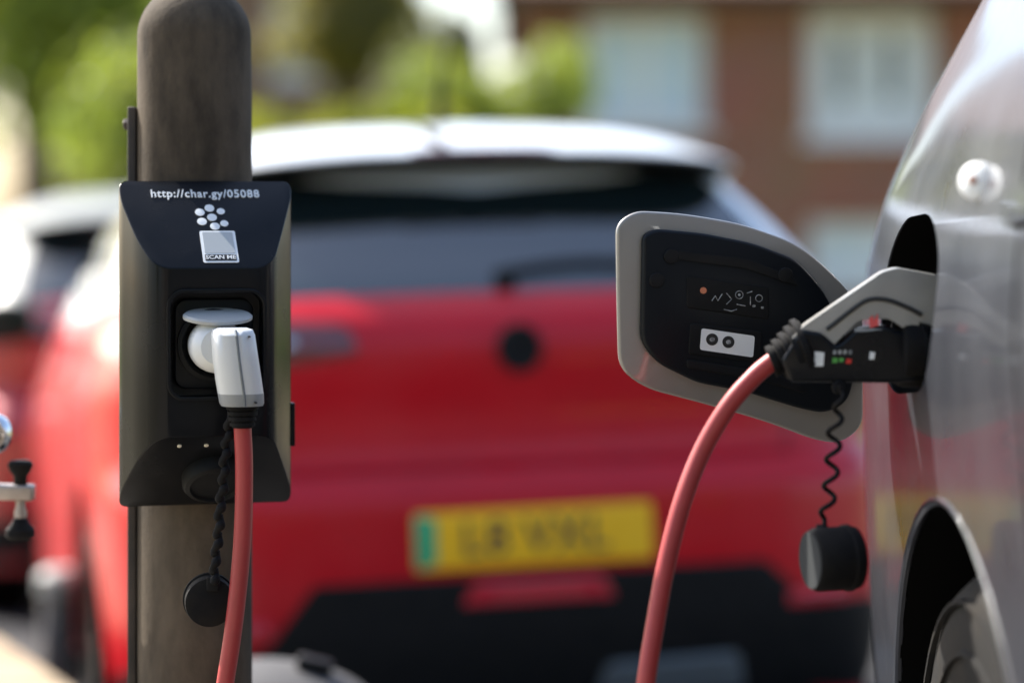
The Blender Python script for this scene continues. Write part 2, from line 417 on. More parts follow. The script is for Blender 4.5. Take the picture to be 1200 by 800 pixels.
def patch(out2, f, off=.004, K=10, depth=.012):
    """piece of skin following the surface f(u,v), with a rim"""
    c = Vector((sum(p[0] for p in out2)/len(out2), sum(p[1] for p in out2)/len(out2))); n = len(out2); V, F = [], []
    e = .004
    def pt(u, v, o):
        p = f(u, v); du = f(u+e, v) - f(u-e, v); dv = f(u, v+e) - f(u, v-e); nn = du.cross(dv)
        nn = nn.normalized() if nn.length > 1e-12 else Vector((0, 0, 1))
        return p, nn
    cen, cn = pt(c[0], c[1], off)
    ref = f.out
    def place(u, v, o):
        p, nn = pt(u, v, o)
        if nn.dot(ref) < 0: nn = -nn
        return p + nn * o
    V.append(place(c[0], c[1], off))
    for k in range(1, K+1):
        r = k/K
        for q in out2: V.append(place(c[0]+(q[0]-c[0])*r, c[1]+(q[1]-c[1])*r, off if k < K else off*.6))
    for q in out2: V.append(place(q[0], q[1], -depth))
    for i in range(n): F.append((0, 1+i, 1+(i+1) % n))
    for k in range(K):
        for i in range(n): F.append((1+k*n+i, 1+k*n+(i+1) % n, 1+(k+1)*n+(i+1) % n, 1+(k+1)*n+i))
    return V, F
class Map:
    def __init__(s, fn, out): s.fn, s.out = fn, Vector(out)
    def __call__(s, u, v): return s.fn(u, v)
def wheel(parent, x, y, r, wd, sg, spokes=5, q=.66):
    """a wheel as part: tyre object with rim child"""
    m = axis_m((x, y, r), (sg, 0, 0), (0, 0, 1))
    h = wd/2
    prof = [(r*q, -h*.8), (r*(q+.04), -h*.95), (r*.86, -h*1.02), (r*.97, -h*.86), (r, -h*.6), (r, h*.6), (r*.985, h*.78), (r*.94, h*.95), (r*.86, h*1.02), (r*.76, h*1.0), (r*(q+.04), h*.93), (r*q, h*.8)]
    V, F = lathe(prof, 56); F = F[:-2]
    n = len(prof); F += [((n-1)*56+k, (n-1)*56+(k+1) % 56, (k+1) % 56, k) for k in range(56)]
    ty = obj('wheel', xf((V, F), m), M_tyre, parent, ang=50)
    # tread ribs and sidewall rings
    rb = [lathe([(r*.90, h*1.0), (r*.905, h*1.045), (r*.915, h*1.045), (r*.92, h*.97)], 56), lathe([(r*.765, h*.96), (r*.77, h*1.04), (r*.785, h*1.04), (r*.79, h*.98)], 56)]
    rb = [(v, f[:-2]) for v, f in rb]
    obj('sidewall_ring', xf(join(*rb), m), M_tyre, ty, ang=60)
    sv = [lathe([(r*(q+.005), h*.85), (r*(q+.005), h*.92), (r*(q-.03), h*.92), (r*(q-.06), h*.5), (r*(q-.06), -h*.5), (r*.10, -h*.5)], 48)]
    for k in range(spokes):
        a0 = 2*math.pi*k/spokes
        pts = [(r*.11*math.cos(a0-.9), r*.11*math.sin(a0-.9)), (r*(q-.04)*math.cos(a0-.20), r*(q-.04)*math.sin(a0-.20)), (r*(q-.04)*math.cos(a0+.20), r*(q-.04)*math.sin(a0+.20)), (r*.11*math.cos(a0+.9), r*.11*math.sin(a0+.9))]
        sv.append(prism([Vector((p[0], p[1], h*.55)) for p in pts], (0, 0, h*.22)))
    sv.append(lathe([(r*.18, h*.5), (r*.18, h*.82), (r*.15, h*.88), (r*.01, h*.88)], 24))
    for k in range(spokes):
        a0 = 2*math.pi*(k+.5)/spokes; sv.append(xf(lathe([(.011, h*.5), (.011, h*.86), (.008, h*.9)], 8), Matrix.Translation((r*.13*math.cos(a0)*1.0, r*.13*math.sin(a0), 0))))
    obj('rim', xf(join(*sv), m), M_rim, ty)
    return ty

def hatchback(name, label, B, mw, paint, roofmat, L, zsplit, wheel_y, wr, plate=None, group=None, rear_win=None, side_win=None, windshield=None, detail=True, lamp_r=None, tw=.2, track=None):
    root = thing(name, label, 'car', mw=mw, group=group)
    zmin = .19; ztop = B.ztop
    arches = []
    for y in wheel_y:
        for sg in (1, -1):
            cx = sg * (B.w(.4) - .02); c = lathe([(wr + .055, -.26), (wr + .055, .5)], 48, axis_m((cx - sg*.0, y, wr + .02), (sg, 0, 0), (0, 0, 1)))
            arches.append(c)
    body = obj('body', B.shell(zmin, zsplit, 34, 120), paint, root, cut=arches, ang=28)
    # arch liners
    for y in wheel_y:
        for sg in (1, -1):
            cx = sg * (B.w(.4) - .02); ri = wr + .052
            c = lathe([(ri, .008), (ri, -.255), (.02, -.255)], 48, axis_m((cx, y, wr + .02), (sg, 0, 0), (0, 0, 1)))
            obj('arch_liner', (c[0], c[1][:-1][:len(c[1])-2]), M_well, root, ang=40)
            wheel(root, sg * ((track or B.w(.4)) - tw/2 - .015), y, wr, tw, sg)
    # roof and pillars above the split line
    rf = obj('roof', B.shell(zsplit + .003, ztop, 70, 120), roofmat, root, ang=28)
    if rear_win: obj('rear_window', patch(rear_win, Map(B.rear, (0, -1, .5)), .004, 12), M_rearglass, root)
    for sw in side_win or []:
        for sg in (1, -1):
            obj('side_window', patch(sw, Map(lambda u, v, sg=sg: B.side(u, v, sg), (sg, 0, .3)), .004, 8), M_glass, root)
    if windshield: obj('windscreen', patch(windshield, Map(B.front, (0, 1, .6)), .004, 12), M_glass, root)
    # door seams
    return root, body, rf

# profile of the red hatchback
def make_profile(H=1.495, W=.885):
    Bd = Body(
        [(.19, W-.03), (.3, W-.012), (.5, W-.005), (.7, W), (.86, W-.004), (.96, W-.03), (1.04, W-.055), (1.12, W-.085), (1.2, W-.115), (1.3, W-.165), (1.36, W-.20), (1.41, W-.265), (1.44, W-.335), (1.47, W-.44), (H, W-.60)],
        [(.19, .10), (.3, .04), (.42, .01), (.55, .0), (.66, .0), (.70, .02), (.74, .075), (.82, .085), (.95, .070), (1.0, .080), (1.04, .115), (1.07, .155), (1.12, .215), (1.2, .31), (1.28, .40), (1.348, .472), (1.354, .42), (1.360, .345), (1.366, .335), (1.376, .365), (1.40, .46), (1.42, .54), (1.44, .64), (1.46, .78), (1.48, 1.0), (H, 1.35)],
        [(.19, 3.96), (.5, 4.06), (.7, 4.0), (.8, 3.85), (.9, 3.5), (.97, 3.28), (1.05, 3.12), (1.2, 2.86), (1.35, 2.56), (1.41, 2.42), (1.45, 2.25), (H, 1.95)], n=9, ng=6.5, zb=1.12)
    Bd.ztop = H; Bd.crown = .030
    return Bd
SEAM = M_well
def seam(B, root, pts, kind, w=.006, sg=1):
    f = {'rear': lambda u, v: B.rear(u, v), 'side': lambda u, v: B.side(u, v, sg)}[kind]
    p = [f(a, b) for a, b in pts]
    obj('panel_seam', tube(p, w/2, 6), SEAM, root)
def dense(pts, n=10):
    out = []
    for i in range(len(pts)-1):
        for k in range(n):
            t = k/n; out.append((pts[i][0]*(1-t)+pts[i+1][0]*t, pts[i][1]*(1-t)+pts[i+1][1]*t))
    return out + [pts[-1]]

def small_car(name, label, mw, paint, roofmat, plate_text, full=True, group=None):
    B = make_profile()
    rw = round_poly([(-.67, 1.058), (.67, 1.058), (.62, 1.22), (.56, 1.346), (-.56, 1.346), (-.62, 1.22)], .06)
    sws = [round_poly([(1.55, 1.10), (2.92, 1.10), (2.70, 1.24), (2.42, 1.39), (1.55, 1.41)], .04), round_poly([(.78, 1.14), (1.50, 1.10), (1.50, 1.41), (.95, 1.395)], .06)]
    ws = round_poly([(-.66, 1.03), (.66, 1.03), (.56, 1.39), (-.56, 1.39)], .08)
    root, body, rf = hatchback(name, label, B, mw, paint, roofmat, 4.06, 1.075, (.72, 3.25), .315, rear_win=rw, side_win=sws, windshield=ws, group=group)
    rear = Map(B.rear, (0, -1, .2))
    # lower black bumper and its pieces
    obj('bumper_insert', patch(round_poly(dense([(-.84, .21), (.84, .21), (.85, .40), (.70, .42), (.62, .40), (.50, .51), (-.46, .51), (-.55, .40), (-.62, .37), (-.72, .36), (-.84, .34), (-.84, .21)], 9)[:-1], .01, 1), rear, .008, 24, .02), M_black, root)
    obj('exhaust_trim', patch(round_poly([(.13, .25), (.46, .25), (.44, .33), (.15, .325)], .02), rear, .018, 6, .02), M_skid, root)
    obj('fog_lamp', patch(round_poly([(-.16, .455), (.17, .455), (.14, .50), (-.13, .50)], .015), rear, .014, 5, .02), M_redlens, root)
    pl = obj('number_plate', patch(rounded(.505, .112, .008, 4, 0, .583), rear, .012, 4, .012), M_yellow, root)
    obj('green_flash', patch(rounded(.045, .103, .004, 3, -.228, .583), rear, .0135, 3, .002), M_green, pl)
    mt = Matrix.Translation(B.rear(0, .583) + Vector((0, -.014, 0))) @ Matrix.Rotation(R(90), 4, 'X')
    if plate_text: obj('plate_lettering', text_vf(plate_text, .098, mt, .0008, .0005, 1.05), M_plateink, pl)
    em = obj('badge', lathe([(.047, 0), (.05, .008), (.046, .014), (.036, .012), (.035, .009), (.001, .009)], 32, axis_m(B.rear(0, .955) - Vector((0, -.004, 0)), (0, -1, .05))), M_black, root)
    obj('badge_bar', xf(bx(-.03, .03, -.004, .004, .009, .016), axis_m(B.rear(0, .955) - Vector((0, -.004, 0)), (0, -1, .05), (1, 0, .3))), M_blackgloss, em)
    wip = [B.rear(-.02 + .42 * k / 8, 1.105 + .02 * math.sin(k / 8 * 3.1)) + Vector((0, -.012, .004)) for k in range(9)]
    obj('wiper', join(tube(wip, .009, 8), tube([B.rear(0, 1.095) + Vector((0, -.0, 0)), B.rear(0, 1.095) + Vector((0, -.028, 0))], .022, 12)), M_black, root)
    for sg in (1, -1):
        lo = [(sg*.34, .955), (sg*.60, .92), (sg*.80, .93), (sg*.845, .99), (sg*.82, 1.035), (sg*.60, 1.03), (sg*.36, 1.01)]
        tl = obj('tail_light', patch(round_poly(lo, .02), rear, .008, 8, .015), M_lamp_red, root)
        obj('lamp_bar', patch(round_poly([(sg*.46, .972), (sg*.76, .965), (sg*.79, .99), (sg*.46, .99)], .006), rear, .0105, 5, .002), M_lamp_clear, tl)
        obj('reflector', patch(rounded(.15, .03, .01, 3, sg*.62, .43), rear, .012, 4, .02), M_redlens, root)
        # mirror
        mb = xf(lathe([(.01, -.10), (.06, -.095), (.085, -.05), (.09, .02), (.07, .09), (.01, .10)], 16), Matrix.Translation((sg*.99, 2.55, 1.09)) @ Matrix.Rotation(R(90), 4, 'Y') @ Matrix.Diagonal((.75, .75, 1.0, 1)))
        mi = obj('wing_mirror', mb, M_black, root)
        obj('mirror_glass', xf(prism([Vector((a, b, 0)) for a, b in rounded(.16, .10, .03)], (0, 0, .004)), axis_m((sg*.99, 2.477, 1.09), (0, -1, 0), (1, 0, 0))), M_glass, mi)
        obj('mirror_arm', xf(bx(-.05, .05, -.02, .02, -.015, .015), Matrix.Translation((sg*.88, 2.56, 1.05))), M_black, mi, bevel=.005)
        # door handle, door seams
        obj('door_handle', patch(rounded(.18, .03, .012, 4, 1.62, .93), Map(lambda u, v, sg=sg: B.side(u, v, sg), (sg, 0, .1)), .022, 3, .01), paint, root)
        seam(B, root, dense([(1.45, 1.09), (1.40, .80), (1.42, .30)]), 'side', sg=sg)
        seam(B, root, dense([(2.75, 1.09), (2.80, .70), (2.75, .30)]), 'side', sg=sg)
        obj('sill_trim', patch(rounded(1.9, .09, .03, 4, 2.0, .25), Map(lambda u, v, sg=sg: B.side(u, v, sg), (sg, 0, .1)), .006, 4, .01), M_black, root)
        front = Map(B.front, (0, 1, .2))
        obj('headlight', patch(round_poly([(sg*.48, .68), (sg*.82, .70), (sg*.80, .80), (sg*.52, .74)], .02), front, .008, 6, .015), M_lamp_clear, root)
    obj('grille', patch(round_poly([(-.40, .50), (.40, .50), (.46, .64), (-.46, .64)], .03), Map(B.front, (0, 1, .2)), .007, 6, .02), M_black, root)
    seam(B, root, dense([(-.66, 1.07), (-.62, .90), (-.58, .72), (.58, .72), (.62, .90), (.66, 1.07)]), 'rear')
    # shark fin and rod aerial on the roof centreline
    ab = Vector((0, .80, 1.478))
    obj('aerial', join(tube([ab, ab + Vector((0, .0, .02)), ab + Vector((0, -.05, .10)), ab + Vector((0, -.12, .19))], [.02, .013, .007, .004], 8)), M_black, root)
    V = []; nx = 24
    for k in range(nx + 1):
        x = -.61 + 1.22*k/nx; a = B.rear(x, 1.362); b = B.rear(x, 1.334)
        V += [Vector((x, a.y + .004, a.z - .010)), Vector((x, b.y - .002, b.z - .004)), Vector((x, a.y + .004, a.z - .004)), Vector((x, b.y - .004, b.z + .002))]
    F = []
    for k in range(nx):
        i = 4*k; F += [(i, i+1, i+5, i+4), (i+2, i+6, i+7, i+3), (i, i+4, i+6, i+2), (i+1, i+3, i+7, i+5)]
    obj('spoiler_underside', (V, F + [(0, 2, 3, 1), (4*nx, 4*nx+1, 4*nx+3, 4*nx+2)]), M_black, rf)  # black plate added as painted shade below the white spoiler
    obj('spoiler_notch', patch(round_poly([(-.10, 1.368), (-.07, 1.368), (-.07, 1.455), (-.10, 1.455)], .004), Map(B.rear, (0, -1, .2)), .005, 4, .01), M_black, rf)
    obj('brake_light', patch(round_poly([(-.16, 1.366), (.16, 1.366), (.16, 1.374), (-.16, 1.374)], .004), Map(B.rear, (0, -1, .2)), .004, 3, .01), M_lamp_red, rf)
    return root

mA = ground_matrix(.07, 5.0, 13.5) @ Matrix.Rotation(R(-.5), 4, 'Y') @ Matrix.Diagonal((1.01, 1, 1.052, 1))
carA = small_car('parked_car', 'bright red hatchback with white roof and yellow rear number plate, seen from behind', mA, M_red, M_white, 'L8 VXL')
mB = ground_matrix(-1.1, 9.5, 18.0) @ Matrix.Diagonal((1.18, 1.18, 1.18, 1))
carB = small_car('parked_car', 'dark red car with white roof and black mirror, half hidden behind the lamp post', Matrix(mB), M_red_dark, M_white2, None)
mC = ground_matrix(-2.7, 13.5, 40.0) @ Matrix.Diagonal((1.3, 1.3, 1.3, 1))
carC = small_car('parked_car', 'pale blue car far down the street between tree and post', mC, M_bluewhite, M_bluewhite, None)

# grey car on the right, nose towards the camera, rear quarter and charging port in view
def grey_car():
    W = .90
    B = Body(
        [(.19, W-.05), (.3, W-.025), (.5, W-.004), (.75, W), (.90, W), (1.0, W-.012), (1.08, W-.030), (1.16, W-.060), (1.24, W-.098), (1.34, W-.148), (1.50, W-.235), (1.57, W-.36), (1.60, W-.62)],
        [(.19, .15), (.3, .06), (.5, .0), (.7, .0), (.9, .03), (1.05, .06), (1.12, .12), (1.2, .19), (1.4, .36), (1.5, .42), (1.57, .55), (1.60, 1.0)],
        [(.19, 4.15), (.5, 4.26), (.75, 4.18), (.9, 3.9), (1.0, 3.5), (1.08, 3.25), (1.2, 3.0), (1.4, 2.5), (1.52, 2.15), (1.60, 1.7)], n=12, ng=9.0, zb=1.25)
    B.ztop = 1.60
    mw = ground_matrix(.447 + W*1.07, 3.25, 180.0) @ Matrix.Diagonal((1.07, 1.07, 1.07, 1))
    wy = .86; wr = .357; ar = .39; az = .385
    port = [(.51, .905), (.50, 1.01), (.58, 1.052), (.76, 1.048), (.85, 1.0), (.85, .92), (.79, .875), (.60, .87)]
    pr = round_poly(port, .05)
    cutter = prism([Vector((W - .085, a, b)) for a, b in pr], (.3, 0, 0))
    B2 = B
    root = thing('parked_car', 'grey metallic car at the right edge, plugged in with its charging flap open', 'car', mw=mw)
    arches = [lathe([(ar, -.30), (ar, .5)], 64, axis_m((sg*(W-.02), y, az), (sg, 0, 0), (0, 0, 1))) for y in (wy, wy+2.62) for sg in (1, -1)]
    body = obj('body', B.shell(.19, 1.60, 60, 180), M_grey, root, cut=arches + [cutter], ang=26)
    for y in (wy, wy+2.62):
        for sg in (1, -1):
            c = lathe([(ar-.003, .012), (ar-.003, -.29), (.02, -.29)], 48, axis_m((sg*(W-.02), y, az), (sg, 0, 0), (0, 0, 1)))
            obj('arch_liner', (c[0], c[1][:-2]), M_well, root, ang=40)
            # rolled arch lip following the flank
            lp = []
            for k in range(33):
                a = R(-22 + 224*k/32); yy = y + (ar+.002)*math.cos(a); zz = az + (ar+.002)*math.sin(a)
                q = B.side(yy, zz, sg); lp.append(q + Vector((-sg*.004, 0, 0)))
            obj('arch_lip', tube(lp, .0055, 10), M_grey, root)
            wheel(root, sg*(W - .02 - .11), y, wr, .215, sg, 10, .55)
    side = Map(lambda u, v: B.side(u, v, 1), (1, 0, .2)); sideL = Map(lambda u, v: B.side(u, v, -1), (-1, 0, .2))
    # port liner
    lin = [Vector((W - .080, a, b)) for a, b in round_poly([(p[0], p[1]) for p in port], .05)]
    lq = [(.675 + (q[0]-.675)*.985, .94 + (q[1]-.94)*.985) for q in pr]; nl = len(lq)
    V = [Vector((W - .084, a, b)) for a, b in lq] + [B.side(a, b, 1) - Vector((.0015, 0, 0)) for a, b in lq]
    F = [tuple(range(nl))[::-1]] + [(k, (k+1) % nl, nl + (k+1) % nl, nl + k) for k in range(nl)]
    obj('charge_port', (V, F), M_well, root)
    sk = lathe([(.040, -.01), (.042, .05), (.034, .052), (.034, .02), (.002, .02)], 32, axis_m((W-.08, .70, .93), (1, 0, 0)))
    obj('port_socket', sk, M_blackgloss, root)
    for mp in (side, sideL):
        for sw in ([(1.20, 1.235), (1.95, 1.235), (1.95, 1.50), (1.38, 1.50)], [(2.02, 1.235), (2.85, 1.225), (2.35, 1.45), (2.02, 1.50)]):
            obj('side_window', patch(round_poly(sw, .05), mp, .004, 8), M_glass, root)
        sg = 1 if mp is side else -1
        for pts in ([(1.20, 1.56), (1.14, 1.24), (1.22, .95), (1.30, .60), (1.33, .24)], [(2.0, 1.54), (2.0, .24)], [(2.98, 1.1), (2.96, .25)]):
            p = [B.side(a, b, sg) for a, b in dense(pts, 10)]; obj('panel_seam', tube(p, .002, 6), SEAM, root)
        obj('sill_trim', patch(rounded(1.7, .12, .03, 4, 2.03, .27), mp, .006, 4, .01), M_black, root)
        obj('door_handle', patch(rounded(.2, .032, .014, 4, 1.32, 1.02), mp, .024, 3, .01), M_grey, root)
        obj('door_handle', patch(rounded(.2, .032, .014, 4, 2.32, 1.02), mp, .024, 3, .01), M_grey, root)
    rear = Map(B.rear, (0, -1, .2)); front = Map(B.front, (0, 1, .2))
    obj('rear_window', patch(round_poly([(-.66, 1.16), (.66, 1.16), (.55, 1.47), (-.55, 1.47)], .08), rear, .004, 10), M_glass, root)
    obj('windscreen', patch(round_poly([(-.68, 1.12), (.68, 1.12), (.56, 1.50), (-.56, 1.50)], .08), front, .004, 10), M_glass, root)
    obj('bumper_insert', patch(round_poly([(-.7, .23), (.7, .23), (.74, .38), (-.74, .38)], .05), rear, .006, 8, .02), M_black, root)
    obj('number_plate', patch(rounded(.52, .115, .008, 4, 0, .70), rear, .012, 4, .012), M_yellow, root)
    for sg in (1, -1):
        obj('tail_light', patch(round_poly([(sg*.50, .93), (sg*.84, .93), (sg*.86, 1.02), (sg*.80, 1.07), (sg*.52, 1.06)], .02), rear, .008, 8, .015), M_lamp_red, root)
        obj('headlight', patch(round_poly([(sg*.48, .66), (sg*.84, .70), (sg*.82, .82), (sg*.52, .76)], .02), front, .008, 6, .015), M_lamp_clear, root)
        mb = xf(lathe([(.01, -.11), (.06, -.10), (.085, -.05), (.09, .02), (.07, .10), (.01, .11)], 16), Matrix.Translation((sg*1.0, 2.72, 1.17)) @ Matrix.Rotation(R(90), 4, 'Y') @ Matrix.Diagonal((.75, .75, 1.0, 1)))
        obj('wing_mirror', mb, M_grey, root)
    obj('grille', patch(round_poly([(-.5, .36), (.5, .36), (.56, .52), (-.56, .52)], .03), front, .007, 6, .02), M_black, root)
    # round white cap stuck to the rear door
    q = B.side(.905, 1.085, 1)
    return root, B, mw
gcar, GB, gm = grey_car()

def report(n, m, pts):
    for k, p in pts.items():
        q = m @ Vector(p); print('PROJ', n, k, round(600 + q.x/q.y*FPX), round(250 - (q.z - CAMZ)/q.y*FPX), 'Y', round(q.y, 2), 'z', round(q.z, 2))

for zz in (.65, .8, .95, 1.05, 1.13, 1.25, 1.35, 1.47):
    best = 9999
    for k in range(60):
        z = zz
        for _ in range(4):
            pts = [gm @ v for v in GB.ring(z, 240)]
            z -= (sum(p.z for p in pts if p.y > 1.8)/max(1, sum(p.y > 1.8 for p in pts)) - zz)
        best = min(600 + p.x/p.y*FPX for p in pts if p.y > 1.2); q = min((p for p in pts if p.y > 1.2), key=lambda p: p.x/p.y); break
    print('PROJ sil y', round(250-(q.z-CAMZ)/q.y*FPX), 'px', round(best), 'Y', round(q.y, 2))
report('grey', gm, {'archtop': (.9, .74, .77), 'portfar': (.9, .405, .92), 'portnear': (.9, .655, .92), 'porttop': (.9, .5, 1.075), 'portbot': (.9, .5, .77), 'tyretop': (.9, .74, .67)})
report('A', mA, {'plate': (0, 0, .6), 'badge': (0, .08, .965), 'roof': (0, .4, 1.4), 'winbase': (0, .24, 1.12), 'roofL': (-.5, 1.9, 1.4)})
report('B', mB, {'pillar_base': (-.73, 2.85, 1.05), 'pillar_top': (-.6, 2.1, 1.38), 'roofrear': (-.5, .5, 1.4), 'mirror': (-.99, 2.55, 1.09), 'wheel': (-.85, 3.25, 0)})

# ---- charging flap (hinged on the grey car), in its own plane
def fd(px): return 2.62 + (px - 725) / 285 * .10
def FP(px, py, off=0):
    v = P(px, py, fd(px)); return v + FN * off
FN = Vector((0, 0, 0))
_a, _b, _c = P(725, 300, fd(725)), P(1005, 300, fd(1005)), P(725, 450, fd(725))
FN = (_b - _a).cross(_c - _a).normalized()
if FN.y > 0: FN = -FN       # towards the camera
flap_out = round_poly([(723, 262), (745, 247), (800, 250), (870, 262), (935, 285), (975, 318), (1012, 360), (1012, 500), (985, 520), (955, 515), (900, 494), (830, 474), (758, 455), (726, 432), (724, 350)], 26)
fl = obj('charging_flap', prism([FP(a, b, 0) for a, b in flap_out], -FN * .007), M_flap, gcar, world=True, bevel=.003)
def flap_piece(name, out, m, o0, o1, bev=0, parent=None):
    return obj(name, prism([FP(a, b, o0) for a, b in out], FN * (o1 - o0)), m, parent or fl, world=True, bevel=bev)
inner = round_poly([(750, 275), (765, 268), (820, 273), (880, 285), (930, 304), (958, 335), (985, 385), (998, 440), (990, 470), (965, 484), (935, 478), (870, 458), (815, 448), (768, 425), (748, 400)], 14)
pan = flap_piece('flap_lining', inner, M_panelblack, .0, .010, .004)
for q, h in ((round_poly([(775, 292), (870, 303), (925, 325), (930, 335), (868, 314), (775, 302)], 4), .012), (round_poly([(800, 322), (896, 336), (896, 374), (800, 360)], 4), .0115), (round_poly([(804, 378), (888, 388), (886, 424), (802, 414)], 4), .0115), (round_poly([(800, 420), (900, 436), (940, 452), (938, 460), (890, 446), (800, 430)], 4), .012)):
    flap_piece('lining_rib', q, M_black, .009, h, .001)
for cx, cy in ((765, 328), (782, 300), (915, 322), (970, 440)):
    flap_piece('clip_socket', [(cx + 9*math.cos(t*.5236), cy + 9*math.sin(t*.5236)) for t in range(12)], M_black, .009, .0125, .001)
tab = flap_piece('type_label', round_poly([(817, 384), (879, 393), (877, 418), (815, 409)], 3), M_print, .011, .0122)
for cx, cy in ((829, 397), (848, 400)):
    ring = []
    o = [(cx + 7*math.cos(t*.2618), cy + 7*math.sin(t*.2618)) for t in range(24)]
    flap_piece('label_mark', o, M_ink, .0120, .0126, parent=tab)
    flap_piece('label_mark', [(cx + 3*math.cos(t*.5236), cy + 2.6*math.sin(t*.5236)) for t in range(12)], M_printgrey, .0120, .0129, parent=tab)
dots = []
def fdot(cx, cy, rx, ry, k=8): dots.append(prism([FP(cx + rx*math.cos(t*2*math.pi/k), cy + ry*math.sin(t*2*math.pi/k), .0112) for t in range(k)], FN * .0008))
def fring(cx, cy, r_): dots.append(tube([FP(cx + r_*math.cos(t*.5236), cy + r_*math.sin(t*.5236), .0118) for t in range(13)], .0005, 5))
def fline(pts, w_=.0006): dots.append(tube([FP(a, b, .0118) for a, b in pts], w_, 5))
fline([(829, 352), (833, 346), (836, 352), (841, 344)]); fline([(846, 343), (852, 350), (846, 356)]); fring(861, 345, 4.5); fdot(861, 345, 1.6, 1.6)
fline([(870, 343), (876, 341)]); fline([(874, 347), (874, 357)]); fring(884, 349, 4); fdot(878, 358, 2, 1.6); fdot(888, 360, 1.8, 1.6); fline([(858, 356), (868, 358)]); fline([(843, 362), (852, 364), (858, 362)])
obj('socket_symbols', join(*dots), M_printgrey, fl, world=True)['kind'] = 'stuff'
flap_piece('warning_mark', [(819 + 4*math.cos(t*.7854), 340 + 4*math.sin(t*.7854)) for t in range(8)], mat('orange_print', (.6, .2, .1), .5), .0112, .0122)
# hinge arm from lining to the port edge
hp = spline([FP(985, 425, .006), P(1015, 430, 2.70), P(1040, 428, 2.68), P(1062, 424, 2.62)], 6)
obj('hinge_arm', tube(hp, .010, 8), M_black, gcar, world=True)

# white round cap on the flank
mi_ = gm
cap_loc = gm @ GB.side(.99, 1.06, 1); nn = (gm.to_3x3() @ Vector((1, 0, .25))).normalized()
ct = thing('round_cap', 'small round white cap on the grey car flank above the wheel arch', 'cap', tuple(cap_loc))
obj('cap_disc', xf(lathe([(.017, -.004), (.0185, .004), (.0175, .010), (.012, .0135), (.001, .0145)], 28), axis_m(cap_loc, (-.62, -.78, .1))), M_print, ct, world=True)
obj('cap_centre', xf(lathe([(.004, .012), (.004, .0162), (.001, .0165)], 10), axis_m(cap_loc, (-.62, -.78, .1))), mat('rust_spot', (.25, .08, .03), .7), ct, world=True)

# ------------------------------------------------------------------ lamp post / charging post
PX, PY = -.374, 2.85
pz = ground(PX, PY) + .115
post = thing('charging_post', 'weathered brown round-topped street post carrying the black charger box', 'post', (PX, PY, pz))
zt = P(228, -22, 2.85).z
prof = [(.074, 0), (.070, .02), (.0675, .06), (.0670, zt - .0674 - pz)]
for k in range(1, 13):
    a = R(90 * k / 12); prof.append((.0670 * math.cos(a)**1.06 if k < 12 else .002, zt - .0674 - pz + .0674 * math.sin(a)))
obj('shaft', lathe(prof, 72), M_post, post, ang=60)
ptop = P(155, 126, 2.85).z - pz
obj('cover_strip', join(xf(bx(-.0765, -.066, -.02, .018, .30, ptop), Matrix.Identity(4))), M_strap, post, bevel=.002)
obj('collar_bolt', lathe([(.007, 0), (.007, .006), (.004, .008)], 6, axis_m((-.0765, 0, ptop - .02), (-1, 0, 0))), M_strap, post)
obj('base_flange', lathe([(.11, -.01), (.11, .012), (.085, .02), (.073, .03)], 48), M_post, post)

# charger box, turned a little to the right of the camera
YAW = R(15)
boxm = Matrix.Translation((PX + .002, PY, 0)) @ Matrix.Rotation(YAW, 4, 'Z')
ch = thing('charger_box', 'black wall-box style charger with printed web address, strapped on the weathered post', 'charger', mw=boxm)
yb, yf_ = -.070, -.170
sec = round_poly([(-.0985, yb), (-.0985, -.092), (-.084, -.140), (-.066, yf_), (.062, yf_), (.080, -.130), (.0985, -.086), (.0985, yb)], .022, 7)
sec = [(x, min(y, yb)) for x, y in sec]
ZT, ZB = P(238, 212, 2.80).z, P(238, 589, 2.80).z
ft = lambda y: ZT - .98 * max(0, (yb - y)) ; fb = lambda y: ZB + .88 * max(0, (yb - y))
V = [Vector((x, y, fb(y))) for x, y in sec] + [Vector((x, y, ft(y))) for x, y in sec]; n = len(sec)
F = [tuple(range(n))[::-1], tuple(range(n, 2*n))] + [(i, (i+1) % n, n+(i+1) % n, n+i) for i in range(n)]
rc_c = P(260, 404, 2.68).z
RX = .0
rec = prism([Vector((a, yf_ - .03, b)) for a, b in rounded(.106, .118, .018, 6, RX, rc_c)], (0, .03 + .030, 0))
obj('housing', (V, F), M_blackgloss, ch, cut=[rec], bevel=.0045, seg=4, ang=30)
rimp = rounded(.112, .124, .020, 6, RX, rc_c); rimi = rounded(.103, .115, .016, 6, RX, rc_c)
def ring_prism(o, i, y0, y1):
    n = len(o); V = [Vector((a, y0, b)) for a, b in o] + [Vector((a, y0, b)) for a, b in i] + [Vector((a, y1, b)) for a, b in o] + [Vector((a, y1, b)) for a, b in i]; F = []
    for k in range(n):
        j = (k+1) % n; F += [(k, j, n+j, n+k), (2*n+k, 3*n+k, 3*n+j, 2*n+j), (k, 2*n+k, 2*n+j, j), (n+k, n+j, 3*n+j, 3*n+k)]
    return V, F
obj('recess_rim', ring_prism(rimp, rimi, yf_ - .0035, yf_ + .006), M_blackgloss, ch, bevel=.001, seg=2)
obj('socket_plate', prism([Vector((a, yf_ + .026, b)) for a, b in rounded(.088, .100, .014, 6, RX, rc_c)], (0, -.006, 0)), M_greyplas if False else M_panelblack, ch, bevel=.0015)
zs = P(262, 406, 2.66).z; xs_ = -.002
obj('socket_ring', lathe([(.030, -.005), (.040, -.004), (.0405, .012), (.036, .0145), (.033, .010), (.030, .002)], 40, axis_m((xs_, yf_ + .020, zs), (0, -1, 0))), M_black, ch)
